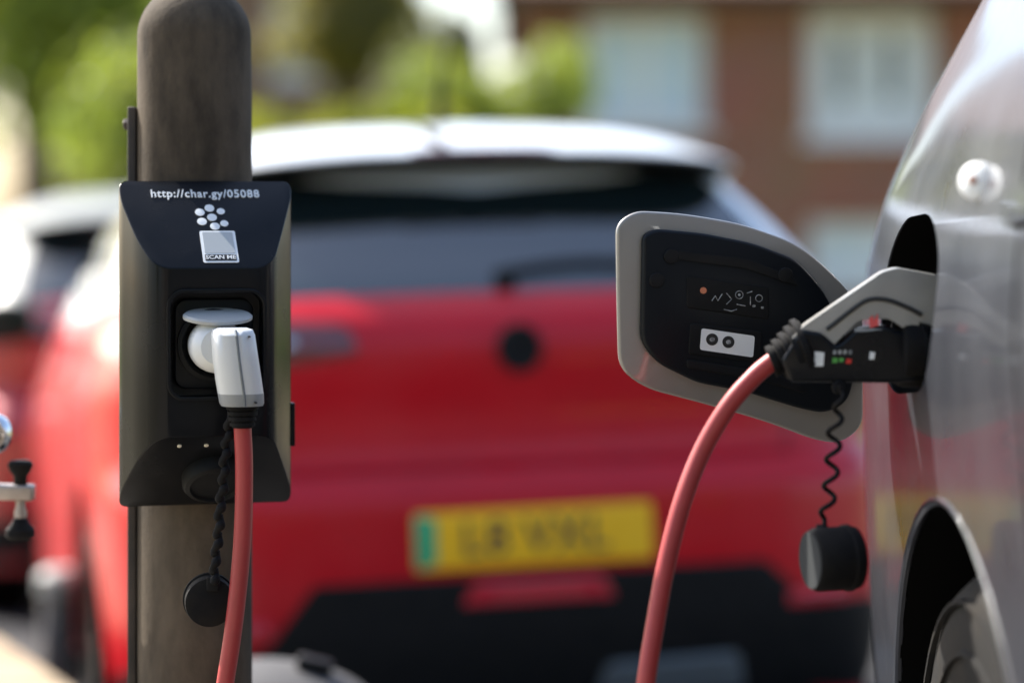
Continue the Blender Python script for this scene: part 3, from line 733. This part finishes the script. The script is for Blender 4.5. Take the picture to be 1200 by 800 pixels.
# lid: flat disc hinged above the plug
lm = Matrix.Translation((xs_ + .002, yf_ + .004, P(262, 369, 2.66).z)) @ Matrix.Rotation(R(12), 4, 'X')
lid = lathe([(.036, -.003), (.0385, -.002), (.0385, .001), (.036, .003), (.001, .0035)], 48)
lid = [(v.x, max(v.y, -.030) if False else v.y, v.z) for v in lid[0]], lid[1]
ld = obj('socket_lid', xf((lid[0], lid[1]), lm @ Matrix.Translation((0, -.012, 0)) @ Matrix.Diagonal((1, .8, 1, 1))), M_lid, ch)
obj('lid_hinge', xf(bx(-.009, .011, -.028, .014, -.017, .0), lm), M_lid, ld, bevel=.002)
# lettering on the sloping top
sl_n = Vector((0, -.98, 1)).normalized()    # outward normal of the slope
def slope_m(x, s, lift=.0004):
    p = Vector((x, yb - s, ft(yb - s))) + sl_n * lift
    return axis_m(p, sl_n, (1, 0, 0))
obj('web_address', text_vf('http://char.gy/05088', .0175, slope_m(-.0015, .0165, .0008), .0005, .0002, 1.10, .79), M_print, ch)
for dx, dy in ((-.0125, .0045), (-.001, .009), (.0115, .0055), (-.0115, -.0055), (.0005, -.001), (.0025, -.0105), (.0135, -.0075)):
    r_ = .0050 if dx < .01 else .0042
    obj('logo_dot', xf(lathe([(r_, 0), (r_, .0006), (r_*.3, .0008)], 20), slope_m(.002, .0425) @ Matrix.Translation((dx, dy*1.5, 0)) @ Matrix.Diagonal((1.1, 1.15, 1, 1))), M_print, ch)
stk = obj('scan_sticker', xf(prism([Vector((a, b, 0)) for a, b in rounded(.040, .050, .002, 3)], (0, 0, .0006)), slope_m(.006, .077)), M_print, ch)
obj('sticker_field', xf(prism([Vector((a, b, .0006)) for a, b in rounded(.034, .033, .001, 2, 0, .006)], (0, 0, .0004)), slope_m(.006, .077)), mat('sticker_silver', (.42, .45, .46), .5), stk)
obj('sticker_band', xf(prism([Vector((a, b, .0006)) for a, b in rounded(.035, .0095, .0006, 2, 0, -.0175)], (0, 0, .0004)), slope_m(.006, .077)), M_ink, stk)
obj('sticker_words', text_vf('SCAN ME', .0082, slope_m(.006, .077) @ Matrix.Translation((0, -.0175, .0013)), .0002, .0001), M_print, stk)
# underside: two indicator lights and a round speaker bulge
bn = Vector((0, -.88, -1)).normalized()
def under_m(x, s, lift=.0004):
    p = Vector((x, yb - s, fb(yb - s))) + bn * lift
    return axis_m(p, bn, (1, 0, 0))
for dx in (-.030, .0):
    obj('indicator', xf(lathe([(.0026, 0), (.0026, .001), (.001, .0014)], 12), under_m(dx - .010, .088)), mat('indicator_lens', (.7, .66, .55), .3) if 'indicator_lens' not in MATS else MATS['indicator_lens'], ch)
obj('lower_socket', xf(lathe([(.036, -.004), (.036, .010), (.033, .015), (.028, .0165), (.0265, .013), (.002, .0155)], 40), under_m(.004, .044)), M_black, ch)
obj('side_latch', xf(bx(.0975, .103, -.086, -.073, 0, .050), Matrix.Translation((0, 0, P(335, 522, 2.8).z))), M_blackgloss, ch, bevel=.0015)
obj('back_plate', bx(-.06, .06, -.0695, -.050, ZB + .02, ZT - .02), M_steel, ch)
for zz in (ZT - .05, ZB + .05):
    obj('mounting_band', lathe([(.0700, -.010), (.0712, -.008), (.0712, .008), (.0700, .010)], 48, Matrix.Translation((-.006*math.cos(YAW), .0016, zz))), M_steel, ch)

# ------------------------------------------------------------------ charging cable, one thing from plug to connector
cb = thing('charging_cable', 'coral red charging cable running from the white plug on the post to the grey car', 'cable', (-.1, 2.55, ground(-.1, 2.55)))
g0 = lambda x, y: ground(x, y) + .011
left = [P(284, 497, 2.650), P(286, 545, 2.650), P(285, 610, 2.65), P(281, 670, 2.65), P(273, 740, 2.65), P(264, 800, 2.65), P(256, 860, 2.65), P(252, 960, 2.64), P(258, 1080, 2.63)]
mid = [Vector((-.28, 2.62, .28)), Vector((-.22, 2.60, g0(-.22, 2.6) + .02)), Vector((-.12, 2.50, g0(-.12, 2.5))), Vector((.02, 2.30, g0(.02, 2.3))), Vector((.10, 2.45, g0(.1, 2.45))), Vector((.13, 2.52, g0(.13, 2.52) + .08))]
right = [P(746, 1000, 2.48), P(746, 900, 2.48), P(757, 800, 2.48), P(768, 730, 2.49), P(781, 660, 2.50), P(799, 590, 2.51), P(822, 530, 2.52), P(852, 478, 2.52), P(884, 441, 2.52), P(912, 418, 2.52)]
obj('cable', tube(spline(left + mid + right, 10), .0098, 18), M_cable, cb, world=True, ang=60)
# left plug
bn_ = Vector((math.sin(YAW), -math.cos(YAW), 0))          # outward normal of the box
sx_ = Vector((math.cos(YAW), math.sin(YAW), 0))
sockw = boxm @ Vector((xs_, yf_ + .020, zs))
hm = axis_m(sockw, bn_)
obj('plug_head', xf(lathe([(.027, .0), (.0285, .004), (.0300, .020), (.0300, .036), (.028, .046), (.020, .054), (.002, .056)], 48), hm), M_whiteplas, cb, world=True)
def loft(secs, m, name, parent, rr=.35, n=7, sub=0):
    """secs: (centre, x-axis half width, y-axis half depth) with given frames; rounded-rect sections"""
    V, F = [], []
    for c, ax, ay, hw, hd in secs:
        for a, b in rounded(2*hw, 2*hd, rr*2*min(hw, hd), n): V.append(Vector(c) + Vector(ax)*a + Vector(ay)*b)
    k = 4*(n+1)
    for i in range(len(secs)-1):
        for j in range(k): F.append((i*k+j, i*k+(j+1) % k, (i+1)*k+(j+1) % k, (i+1)*k+j))
    F += [tuple(range(k))[::-1], tuple((len(secs)-1)*k+j for j in range(k))]
    return obj(name, (V, F), m, parent, world=True, ang=40)
hx, hy = sx_, bn_
def hs(px, py, d, hw, hd): return (P(px, py, d), hx, hy, hw, hd)
hnd = loft([hs(272, 384, 2.640, .016, .010), hs(272.5, 386, 2.640, .0215, .020), hs(273, 392, 2.638, .0235, .0235), hs(276, 420, 2.638, .0245, .024), hs(279.5, 445, 2.640, .0248, .0235), hs(282, 461, 2.642, .0246, .023)], M_whiteplas, 'plug_handle', cb, .42)
def fpt(px, py, d, hd): return P(px, py, d) + hy*hd
obj('handle_seam', tube([fpt(272.7, 386, 2.640, .0205), fpt(273.5, 392, 2.638, .0236), fpt(276.5, 420, 2.638, .0241), fpt(280, 445, 2.640, .0236), fpt(282.3, 461, 2.642, .0231), fpt(283.2, 474, 2.644, .0226)], .0014, 8), M_seam, hnd, world=True)
loft([hs(282, 460.5, 2.642, .0247, .0232), hs(283.3, 472, 2.644, .0240, .0225), hs(283.7, 475, 2.644, .0225, .021)], M_greyplas, 'handle_base', cb, .42)
for px, py in ((288, 393), (300, 470)):
    obj('screw_slot', xf(bx(-.0035, .0035, -.0008, .0008, -.0012, .0012), axis_m(P(px if px < 300 else 296, py, 2.6435) + hy*(.0236 if px < 300 else .0215), hx, hy)), M_ink, hnd, world=True)
gl = []
for k in range(4):
    y0 = 475 + k*6.5; hw = .0175 - k*.0012
    gl.append((y0, hw))
secs = []
for y0, hw in gl:
    secs += [hs(284, y0, 2.647, hw, hw*.95), hs(284, y0 + 4.3, 2.647, hw, hw*.95), hs(284, y0 + 4.4, 2.647, hw*.82, hw*.8), hs(284, y0 + 6.4, 2.647, hw*.82, hw*.8)]
loft(secs, M_rubber, 'cable_gland', cb, .48)
# twisted black retaining cord and round dust cap hanging off the plug
pts = []
N = 130
for i in range(N + 1):
    t = i / N; y = 486 + t*(683 - 486); x = 270.5 - 20*t**.85 + .5*math.sin(t*20)
    pts.append((x, y))
wv = [P(x + 2.1*math.sin(y*.30), y, 2.655 + .0022*math.cos(y*.30)) for x, y in pts]
obj('retaining_cord', tube(wv, [.0048 + .0009*math.sin(i*.9) for i in range(len(wv))], 10), M_rubber, cb, world=True, ang=60)
obj('dust_cap', xf(lathe([(.010, .030), (.0255, .030), (.0272, .028), (.0275, .004), (.0268, 0), (.022, -.0015), (.001, -.002)], 44), axis_m(P(246, 706, 2.66), Vector((-.16, 1, .06)))), M_rubber, cb, world=True)
obj('cap_lip', xf(lathe([(.0272, .018), (.0292, .019), (.0292, .023), (.0272, .024)], 44), axis_m(P(246, 706, 2.66), Vector((-.16, 1, .06)))), M_rubber, cb, world=True)
obj('cord_loop', xf(bx(-.007, .007, -.006, .006, -.010, .006), Matrix.Translation(P(250, 681, 2.66))), M_rubber, cb, world=True, bevel=.002)

# right connector
D = 2.52
CN = Vector((-.10, -1, 0)).normalized()
def cp(name, out, m, off0, off1, bev, parent=cb, r=6):
    return obj(name, prism([P(a, b, D) + CN*off0 for a, b in round_poly(out, r)], CN*(off1-off0)), m, parent, world=True, bevel=bev, seg=4, ang=40)
shell = cp('connector_shell', [(925, 397), (940, 381), (1032, 318), (1050, 313), (1100, 322), (1100, 386), (1058, 384), (1040, 372), (1005, 374), (975, 404)], M_whiteplas, -.026, .024, .018)
shell.data.materials[0] = mat('connector_shell_plastic', (.31, .305, .29), .34, coat=.3, noise=(12, (.26, .255, .24), .45, .75))
gr = spline([P(968, 385, D) + CN*.0238, P(1000, 360, D) + CN*.0242, P(1018, 350, D) + CN*.0242, P(1040, 351, D) + CN*.0242, P(1065, 361, D) + CN*.0242, P(1078, 368, D) + CN*.0242], 6)
obj('grip_groove', tube(gr, .0024, 8), M_ink, shell, world=True)
cp('connector_body', [(915, 420), (938, 384), (962, 388), (980, 404), (1003, 384), (1035, 380), (1068, 392), (1085, 400), (1085, 442), (1050, 447), (965, 446), (925, 446)], M_blackgloss, -.022, .027, .008)
gm2 = (P(945, 408, D) - P(905, 424, D)).normalized()
c0 = P(903, 424, D); prof = []
for k in range(5):
    r0 = .017 + k*.0040; z0 = k*.0085; prof += [(r0, z0), (r0, z0 + .006), (r0*.88, z0 + .0062), (r0*.90, z0 + .0083)]
obj('connector_gland', xf(lathe(prof, 28), axis_m(c0, gm2)), M_rubber, cb, world=True)
obj('connector_collar', xf(lathe([(.030, 0), (.0365, .002), (.038, .010), (.038, .030), (.034, .034), (.030, .075), (.002, .077)], 40), axis_m(P(1050, 411, D + .0), (1, .12, 0))), M_rubber, cb, world=True)
obj('collar_face', xf(lathe([(.031, 0), (.031, .012), (.027, .013), (.026, .004), (.001, .004)], 40), axis_m(P(1068, 408, D - .012), (1, .5, 0))), M_blackgloss, cb, world=True)
def lab(name, x0, y0, x1, y1, m, off=.0272): obj(name, prism([P(a, b, D) + CN*off for a, b in ((x0, y0), (x1, y0+1), (x1-1, y1), (x0-1, y1))], CN*.0006), m, cb, world=True)
lab('white_sticker', 954, 410, 965, 427, M_print)
M_g2 = mat('green_print', (.08, .35, .06), .5); M_r2 = mat('red_print', (.6, .03, .02), .5)
for k in range(4): lab('small_print', 976 + k*6, 408, 979.5 + k*6, 413, M_printgrey)
lab('green_mark', 975, 417, 981, 423, M_g2); lab('green_mark', 983, 417, 988, 422, M_g2); lab('red_mark', 991, 418, 997, 424, M_r2)
lab('white_spot', 1018, 410, 1024, 419, M_print); lab('latch_bar', 1001, 383, 1032, 387, M_greyplas, .0262)
obj('red_tag', prism([P(a, b, D) + CN*.025 for a, b in ((1017, 372), (1021, 368), (1023, 374), (1027, 366), (1028, 380), (1018, 383))], CN*.001), mat('red_tag_plastic', (.75, .10, .10), .4), cb, world=True)
obj('cord_eyelet', xf(lathe([(.006, 0), (.008, .002), (.008, .006), (.006, .008)], 16), axis_m(P(982, 453, D - .02), (.2, -1, 0))), M_rubber, cb, world=True)
# coiled retaining cord
pts = []
ctrl = [(983, 452), (986, 468), (979, 492), (977, 520), (975, 545), (972, 575), (968, 598), (963, 620)]
cs = spline([Vector((a, b, 0)) for a, b in ctrl], 16)
for i, c in enumerate(cs):
    t = i / (len(cs)-1); amp = 7.5 * min(1, t*4) * min(1, (1-t)*6); ph = (c.y - 452) * 2*math.pi/31
    pts.append(P(c.x + amp*math.sin(ph), c.y, 2.475) + Vector((0, .0065*math.cos(ph) * min(1, t*4), 0)))
obj('coiled_cord', tube(pts, .0026, 8), M_rubber, cb, world=True, ang=60)
cm_ = axis_m(P(951, 656, 2.46), Vector((1, .28, .02)))
obj('dust_cap', xf(lathe([(.001, -.001), (.026, -.001), (.0305, .001), (.0325, .005), (.0325, .044), (.0315, .048), (.028, .050), (.001, .050)], 44), cm_), M_rubber, cb, world=True)
obj('cap_lip', xf(lathe([(.0322, .036), (.0342, .037), (.0342, .041), (.0322, .042)], 44), cm_), M_rubber, cb, world=True)
obj('cap_anchor', xf(bx(-.006, .006, -.004, .004, -.006, .006), Matrix.Translation(P(963, 621, 2.475))), M_rubber, cb, world=True, bevel=.002)
obj('cap_face', xf(lathe([(.029, -.0018), (.029, -.001), (.001, -.001)], 36), cm_), mat('cap_face_plastic', (.045, .048, .05), .85, spec=.1), cb, world=True)

# ------------------------------------------------------------------ clamp with stopper at the left edge
def stopper():
    d = 2.95
    b = P(-40, 800, d); g = ground(b.x, b.y) + .12
    t = thing('clamp_stand', 'thin steel stand with side clamp and black rubber stoppers at the left edge', 'stand', (b.x, b.y, g))
    zt_ = P(0, 470, d).z
    obj('pole', tube([Vector((b.x, b.y, g)), Vector((b.x, b.y, zt_))], .012, 20), M_steel, t, world=True)
    obj('foot_plate', xf(lathe([(.06, 0), (.06, .006), (.02, .012)], 28), Matrix.Translation((b.x, b.y, g))), M_steel, t, world=True)
    obj('clamp_arm', prism([P(a, c, d - .012) for a, c in ((-45, 567), (38, 569), (38, 587), (-45, 585))], (0, .024, 0)), M_steel, t, world=True, bevel=.003)
    obj('ball_knob', xf(lathe([(.002, -.026)] + [(.026*math.cos(R(a)), .026*math.sin(R(a))) for a in range(-75, 90, 15)] + [(.002, .026)], 28), Matrix.Translation(P(-10, 508, d))), M_chrome, t, world=True)
    obj('ball_stem', tube([P(-12, 530, d), P(-12, 570, d)], .007, 14), M_steel, t, world=True)
    c = P(24, 569, d)
    obj('stopper_top', xf(lathe([(.008, -.002), (.0085, .012), (.013, .018), (.0155, .024), (.0155, .028), (.012, .031), (.001, .031)], 24), Matrix.Translation(c)), M_rubber, t, world=True)
    c = P(24, 587, d)
    obj('stopper_foot', xf(lathe([(.001, -.046), (.014, -.046), (.0185, -.042), (.018, -.034), (.011, -.026), (.008, -.020)], 24), Matrix.Translation(c)), M_rubber, t, world=True)
    obj('stopper_pin', xf(lathe([(.0065, -.024), (.008, -.014), (.0055, -.006), (.006, 0.001)], 16), Matrix.Translation(c)), M_steel, t, world=True)
stopper()

# silver domed bin between post and red car
def bin_():
    d = 3.75; c = P(305, 775, d); g = ground(c.x, c.y)
    t = thing('street_bin', 'silver domed bin with dark clip, just behind the foot of the post', 'bin', (c.x, c.y, g)); zt_ = c.z - g
    obj('bin_body', lathe([(.15, 0), (.155, .02), (.175, zt_ - .11), (.172, zt_ - .10)], 48), M_greyplas, t)
    prof = [(.185, zt_ - .105), (.188, zt_ - .095)] + [(.188*math.cos(R(a)), zt_ - .09 + .09*math.sin(R(a))) for a in range(8, 86, 7)] + [(.002, zt_)]
    ld = obj('bin_lid', lathe(prof, 56), M_silver, t, ang=60)
    obj('lid_clip', xf(bx(-.028, .028, -.02, .02, -.004, .016), Matrix.Translation((.085, -.02, zt_ - .006)) @ Matrix.Rotation(R(14), 4, 'Y')), M_black, ld, bevel=.005)
    obj('blue_label', xf(prism([Vector((a, b, 0)) for a, b in rounded(.05, .04, .008)], (0, 0, .002)), axis_m((-.02, -.165, zt_ - .045), (-.1, -.8, .5), (1, 0, 0))), M_blue, ld)
bin_()

# grey bollard beyond the wall
bc = P(69, 700, 5.9); g = ground(bc.x, bc.y); hz = P(69, 664, 5.9).z - g
bo = thing('bollard', 'pale grey round-topped bollard beside the front wheel of the dark red car', 'bollard', (bc.x, bc.y, g))
obj('bollard_body', lathe([(.045, 0), (.042, hz - .07)], 28), mat('bollard_grey', (.16, .15, .14), .7), bo)
obj('bollard_head', lathe([(.042, hz - .068), (.052, hz - .06), (.052, hz - .02), (.035, hz - .004), (.002, hz)], 28), mat('pale_cap_paint', (.30, .31, .30), .5), bo)

# ------------------------------------------------------------------ houses
def wall_with_openings(x0, x1, z0, z1, ops, y0=0, y1=.3):
    """front wall as solid blocks round rectangular openings (local x, z)"""
    xs = sorted({x0, x1, *[o[0] for o in ops], *[o[1] for o in ops]}); zs_ = sorted({z0, z1, *[o[2] for o in ops], *[o[3] for o in ops]})
    out = []
    for i in range(len(xs)-1):
        run = None
        for j in range(len(zs_)-1):
            cx, cz = (xs[i]+xs[i+1])/2, (zs_[j]+zs_[j+1])/2
            hole = any(o[0] < cx < o[1] and o[2] < cz < o[3] for o in ops)
            if not hole: out.append((xs[i], xs[i+1], zs_[j], zs_[j+1]))
    V, F = [], []
    bm = bmesh.new()
    for a, b, c, d in out:
        v = [bm.verts.new(p) for p in ((a, y0, c), (b, y0, c), (b, y0, d), (a, y0, d))]; bm.faces.new(v)
    bmesh.ops.remove_doubles(bm, verts=bm.verts, dist=1e-4)
    r = bmesh.ops.extrude_face_region(bm, geom=bm.faces[:]); bmesh.ops.translate(bm, vec=(0, y1-y0, 0), verts=[e for e in r['geom'] if isinstance(e, bmesh.types.BMVert)])
    V = [v.co.copy() for v in bm.verts]; bm.verts.index_update(); F = [tuple(v.index for v in f.verts) for f in bm.faces]; bm.free()
    return V, F
def window(parent, x0, x1, z0, z1, lights, glass, curtains=()):
    f = .10; y = .09; parts = [bx(x0, x0+f, y, y+.08, z0, z1), bx(x1-f, x1, y, y+.08, z0, z1), bx(x0+f, x1-f, y, y+.08, z0, z0+f), bx(x0+f, x1-f, y, y+.08, z1-f, z1)]
    for k in range(1, lights):
        xm = x0 + (x1-x0)*k/lights; parts.append(bx(xm-.05, xm+.05, y+.005, y+.075, z0+f, z1-f))
    wo = obj('window', join(*parts), M_upvc, parent)
    obj('sill', bx(x0-.06, x1+.06, -.07, .088, z0-.07, z0-.002), M_upvc, wo)
    for k in range(lights):
        a = x0 + (x1-x0)*k/lights + (f if k == 0 else .05); b = x0 + (x1-x0)*(k+1)/lights - (f if k == lights-1 else .05)
        obj('pane', bx(a, b, y+.03, y+.045, z0+f, z1-f), glass[k % len(glass)], wo)
def house(name, label, org, rz, w_, h_, depth, ops, brick, roof_over=.5, roof_h=2.2, glass=None, door=None, lights=3):
    t = thing(name, label, 'house', org, rz)
    obj('front_wall', wall_with_openings(0, w_, 0, h_, ops + ([door] if door else [])), brick, t)
    obj('side_wall', bx(0, .3, .303, depth, 0, h_), brick, t); obj('side_wall', bx(w_-.3, w_, .303, depth, 0, h_), brick, t)
    obj('rear_wall', bx(.303, w_-.303, depth-.3, depth, 0, h_), brick, t)
    obj('inner_floor', bx(.303, w_-.303, .303, depth-.303, -.1, .02), M_darkroom, t)
    # roof: two slopes with soffit
    o = roof_over; r = [(-o, h_), (depth/2, h_+roof_h), (depth+o, h_)]; th = .14
    sec_ = [(r[0][0], r[0][1]+.005), (r[1][0], r[1][1]), (r[2][0], r[2][1]+.005), (r[2][0], r[2][1]+th), (r[1][0], r[1][1]+th), (r[0][0], r[0][1]+th)]
    V = [Vector((x, a, b)) for x in (-.3, w_+.3) for a, b in sec_]
    F = [(0, 1, 4, 5), (1, 2, 3, 4), (6, 11, 10, 7), (7, 10, 9, 8)] + [(i, (i+1) % 6, 6+(i+1) % 6, 6+i) for i in range(6)]
    rf = obj('roof', (V, F), M_tile, t)
    obj('soffit', bx(-.28, w_+.28, -o+.02, -.003, h_-.06, h_-.005), mat('soffit_brown', (.28, .17, .12), .7) if 'soffit_brown' not in MATS else MATS['soffit_brown'], t)
    obj('gutter', tube([Vector((-.3, -o-.06, h_+.04)), Vector((w_+.3, -o-.06, h_+.04))], .055, 10), M_black, t)
    obj('chimney', bx(w_*.45, w_*.45+.9, depth/2-.35, depth/2+.35, h_+roof_h*.7, h_+roof_h+1.0), brick, rf)
    gb = [Vector((x, a, b)) for x in (0, .25) for a, b in ((0, h_+.02), (depth, h_+.02), (depth/2, h_+roof_h-.02))]
    for dx in (0, w_-.25):
        obj('gable', ([v + Vector((dx, 0, 0)) for v in gb], [(0, 1, 2), (3, 4, 5), (0, 1, 4, 3), (1, 2, 5, 4), (2, 0, 3, 5)]), brick, t)
    for i, op in enumerate(ops): window(t, *op, lights if not isinstance(lights, (list, tuple)) else lights[i], glass[i % len(glass)])
    if door:
        dr = obj('door', bx(door[0], door[1], .10, .16, door[2], door[3]), M_upvc, t); obj('door_handle', bx(door[0]+.1, door[0]+.13, .06, .098, 1.0, 1.15), M_chrome, dr)
    return t
HY = 24.0; s = FPX / HY
gz = -.95
def hx_(px): return (px - 600)/s
def hz_(py): return CAMZ - (py - 250)/s - (gz)
x0 = hx_(612)
ops = [(hx_(684)-x0, hx_(828)-x0, hz_(150), hz_(18)), (hx_(946)-x0, hx_(1096)-x0, hz_(160), hz_(14)), (hx_(948)-x0, hx_(1100)-x0, hz_(335), hz_(258)), (hx_(1240)-x0, hx_(1380)-x0, hz_(155), hz_(16))]
house('brick_house', 'brown brick house behind the cars with two white upstairs windows under the eaves', (x0, HY, gz), 0, 9.6, hz_(4), 8, ops, M_brick, glass=[[M_wglass], [M_curtain], [M_curtain], [M_wglass]], lights=[2, 3, 2, 2])
hs_ = bpy.data.objects['brick_house']
for pa, pb in ((984, 997), (1040, 1052)):
    obj('curtain_gap', bx(hx_(pa)-x0, hx_(pb)-x0, .085, .118, hz_(118), hz_(42)), M_darkroom, [c for c in hs_.children if c.name.startswith('window')][1])
HY2 = 27.0; s = FPX/HY2; x1 = hx_(20)
ops2 = [(hx_(318)-x1, hx_(420)-x1, hz_(90), hz_(-40)), (hx_(60)-x1, hx_(150)-x1, hz_(70), hz_(-30)), (hx_(190)-x1, hx_(270)-x1, hz_(240), hz_(160))]
house('brick_house', 'orange brick house at top left behind the trees and the post', (x1, HY2, gz), R(4), 4.4, hz_(-75), 8, ops2, M_brick2, glass=[[M_wglass]], lights=2)
# house across the street behind the camera (its sunlit front shows in the glossy surfaces)
house('brick_house', 'orange brick house across the street behind the viewer', (7.0, -15.0, ground(0, -12) - .1), R(180), 14, 5.2, 8, [(1.2, 3.2, 3.2, 4.5), (5.5, 7.5, 3.2, 4.5), (10.2, 12.4, 3.2, 4.5), (1.2, 3.2, .8, 2.2), (10.2, 12.4, .8, 2.2)], M_brick2, glass=[[M_wglass]], door=(6.0, 6.95, .02, 2.1), lights=2)

# ------------------------------------------------------------------ trees and hedges
def leaf_cloud(clumps, n, size, rs, flat=.7):
    rnd = random.Random(rs); V, F = [], []
    wts = [c[3]*c[4]*c[5] for c in clumps]; tot = sum(wts)
    for c, w_ in zip(clumps, wts):
        for _ in range(max(3, int(n*w_/tot))):
            while True:
                p = Vector((rnd.uniform(-1, 1), rnd.uniform(-1, 1), rnd.uniform(-1, 1)))
                if .35 < p.length < 1: break
            if p.length < .75 and rnd.random() < .5: p = p.normalized()*rnd.uniform(.75, 1.05)
            o = Vector((c[0]+p.x*c[3], c[1]+p.y*c[4], c[2]+p.z*c[5]))
            nn = (p.normalized() + Vector((rnd.gauss(0, .7), rnd.gauss(0, .7), rnd.gauss(0, .7) + .3))).normalized(); a = nn.orthogonal().normalized()
            q = rnd.uniform(0, 6.28); b = nn.cross(a); u = a*math.cos(q)+b*math.sin(q); v = nn.cross(u); s1 = size*rnd.uniform(.6, 1.3)
            i = len(V); V += [o - u*s1, o + v*s1*.5 + nn*s1*.12, o + u*s1, o - v*s1*.5 + nn*s1*.12]; F.append((i, i+1, i+2, i+3))
    return V, F
def clumps(c, r, k, rs, sz=.45):
    rnd = random.Random(rs); out = []
    for _ in range(k):
        p = Vector((rnd.gauss(0, 1), rnd.gauss(0, 1), rnd.gauss(0, 1))).normalized()*rnd.uniform(.25, .8)
        s_ = rnd.uniform(.6, 1.2)*sz
        out.append((c[0]+p.x*r[0], c[1]+p.y*r[1], c[2]+p.z*r[2], r[0]*s_, r[1]*s_, r[2]*s_))
    return out
def tree(name, label, base, crown_c, crown_r, n, leaf, m, rs, k=16):
    t = thing(name, label, 'tree', base)
    b = Vector(base); top = Vector(crown_c); rnd = random.Random(rs)
    h = (top - b).z
    tr = [tube(spline([b, b + Vector((.05, 0, h*.4)), b + (top-b)*.8, top], 4), [.14 - .09*i/12 for i in range(13)], 10)]
    cl = clumps(crown_c, crown_r, k, rs)
    for c in cl[:8]:
        st = b + (top-b)*rnd.uniform(.45, .8); tr.append(tube(spline([st, (st + Vector(c[:3]))/2 + Vector((0, 0, .1)), Vector(c[:3])], 3), [.05 - .005*i for i in range(7)], 6))
    obj('trunk', join(*tr), M_bark, t, world=True)
    obj('crown', leaf_cloud(cl, n, leaf, rs), m, t, world=True, fix=False, ang=180)
    return t
tree('garden_tree', 'bright green leafy tree at the far left edge', (-3.9, 19.5, ground(-3.9, 19.5) - .1), (-3.9, 19.5, 3.0), (1.5, 1.4, 2.3), 4200, .11, M_leafG, 1, 22)
tree('garden_tree', 'light green young tree between the left tree and the post', (-2.55, 15.5, ground(-2.5, 15.5)), (-2.5, 15.5, 2.2), (.55, .6, 1.0), 1100, .06, M_leafG, 2, 12)
tree('garden_tree', 'dark green tree rising above the middle of the hedge', (-.62, 19, -1.0), (-.62, 19, 2.0), (.42, .5, .9), 4200, .07, M_leafD, 5, 12)
M_leafO = leaf_mat('leaf_olive', (.13, .13, .03), (.22, .19, .05), .5)
tree('garden_tree', 'olive tree top left of the bright gap between the houses', (-1.45, 22, -1.0), (-1.45, 22, 2.9), (.95, .7, .9), 4500, .08, M_leafO, 6, 12)
def hedge(label, x0, x1, y, z1, m, rs, n, dep=.5):
    g = ground((x0+x1)/2, y); t = thing('hedge', label, 'hedge', ((x0+x1)/2, y, g)); rnd = random.Random(rs); cl = []
    nn = int((x1-x0)/.28)
    for i in range(nn+1):
        for j in range(4):
            cl.append((x0 + (x1-x0)*i/nn + rnd.uniform(-.08, .08), y + rnd.uniform(-.15, .15), g + .25 + (z1-g-.45)*j/3 + rnd.uniform(-.12, .15)*(j == 3), .32, dep, .34))
    obj('hedge_leaves', leaf_cloud(cl, n, .055, rs), m, t, world=True, fix=False, ang=180)
    st = [tube([Vector((x0 + (x1-x0)*(i+.5)/nn, y, g)), Vector((x0 + (x1-x0)*(i+.5)/nn + .05, y, z1-.3))], .02, 5) for i in range(nn)]
    obj('hedge_stems', join(*st), M_bark, t, world=True)
hedge('yellow green clipped hedge above the white car roof, right of the post', -1.95, -.60, 17, 1.93, M_leafY, 11, 9000)
hedge('mid green hedge in front of the brown brick house', -.62, .42, 18, 2.28, M_leafG, 12, 9000)
hedge('green hedge at the left edge behind the dark red car', -6.6, -4.0, 21.5, .9, M_leafG, 13, 7000)

for i, (tx, ty, th) in enumerate(((-8.0, -7.0, 4.6), (-2.2, -10.0, 5.2), (3.6, -10.5, 5.0), (9.5, -8.0, 4.8))):  # unseen trees added behind the camera to block sky and darken reflections
    tree('street_tree', ['tall green tree across the street, behind and left of the viewer', 'tall green tree straight behind the viewer', 'tall green tree behind and right of the viewer', 'tall green tree far right behind the viewer'][i], (tx, ty, ground(tx, ty)), (tx, ty, th), (3.5, 2.4, 3.1), 7000, .2, M_leafG, 20 + i, 18)
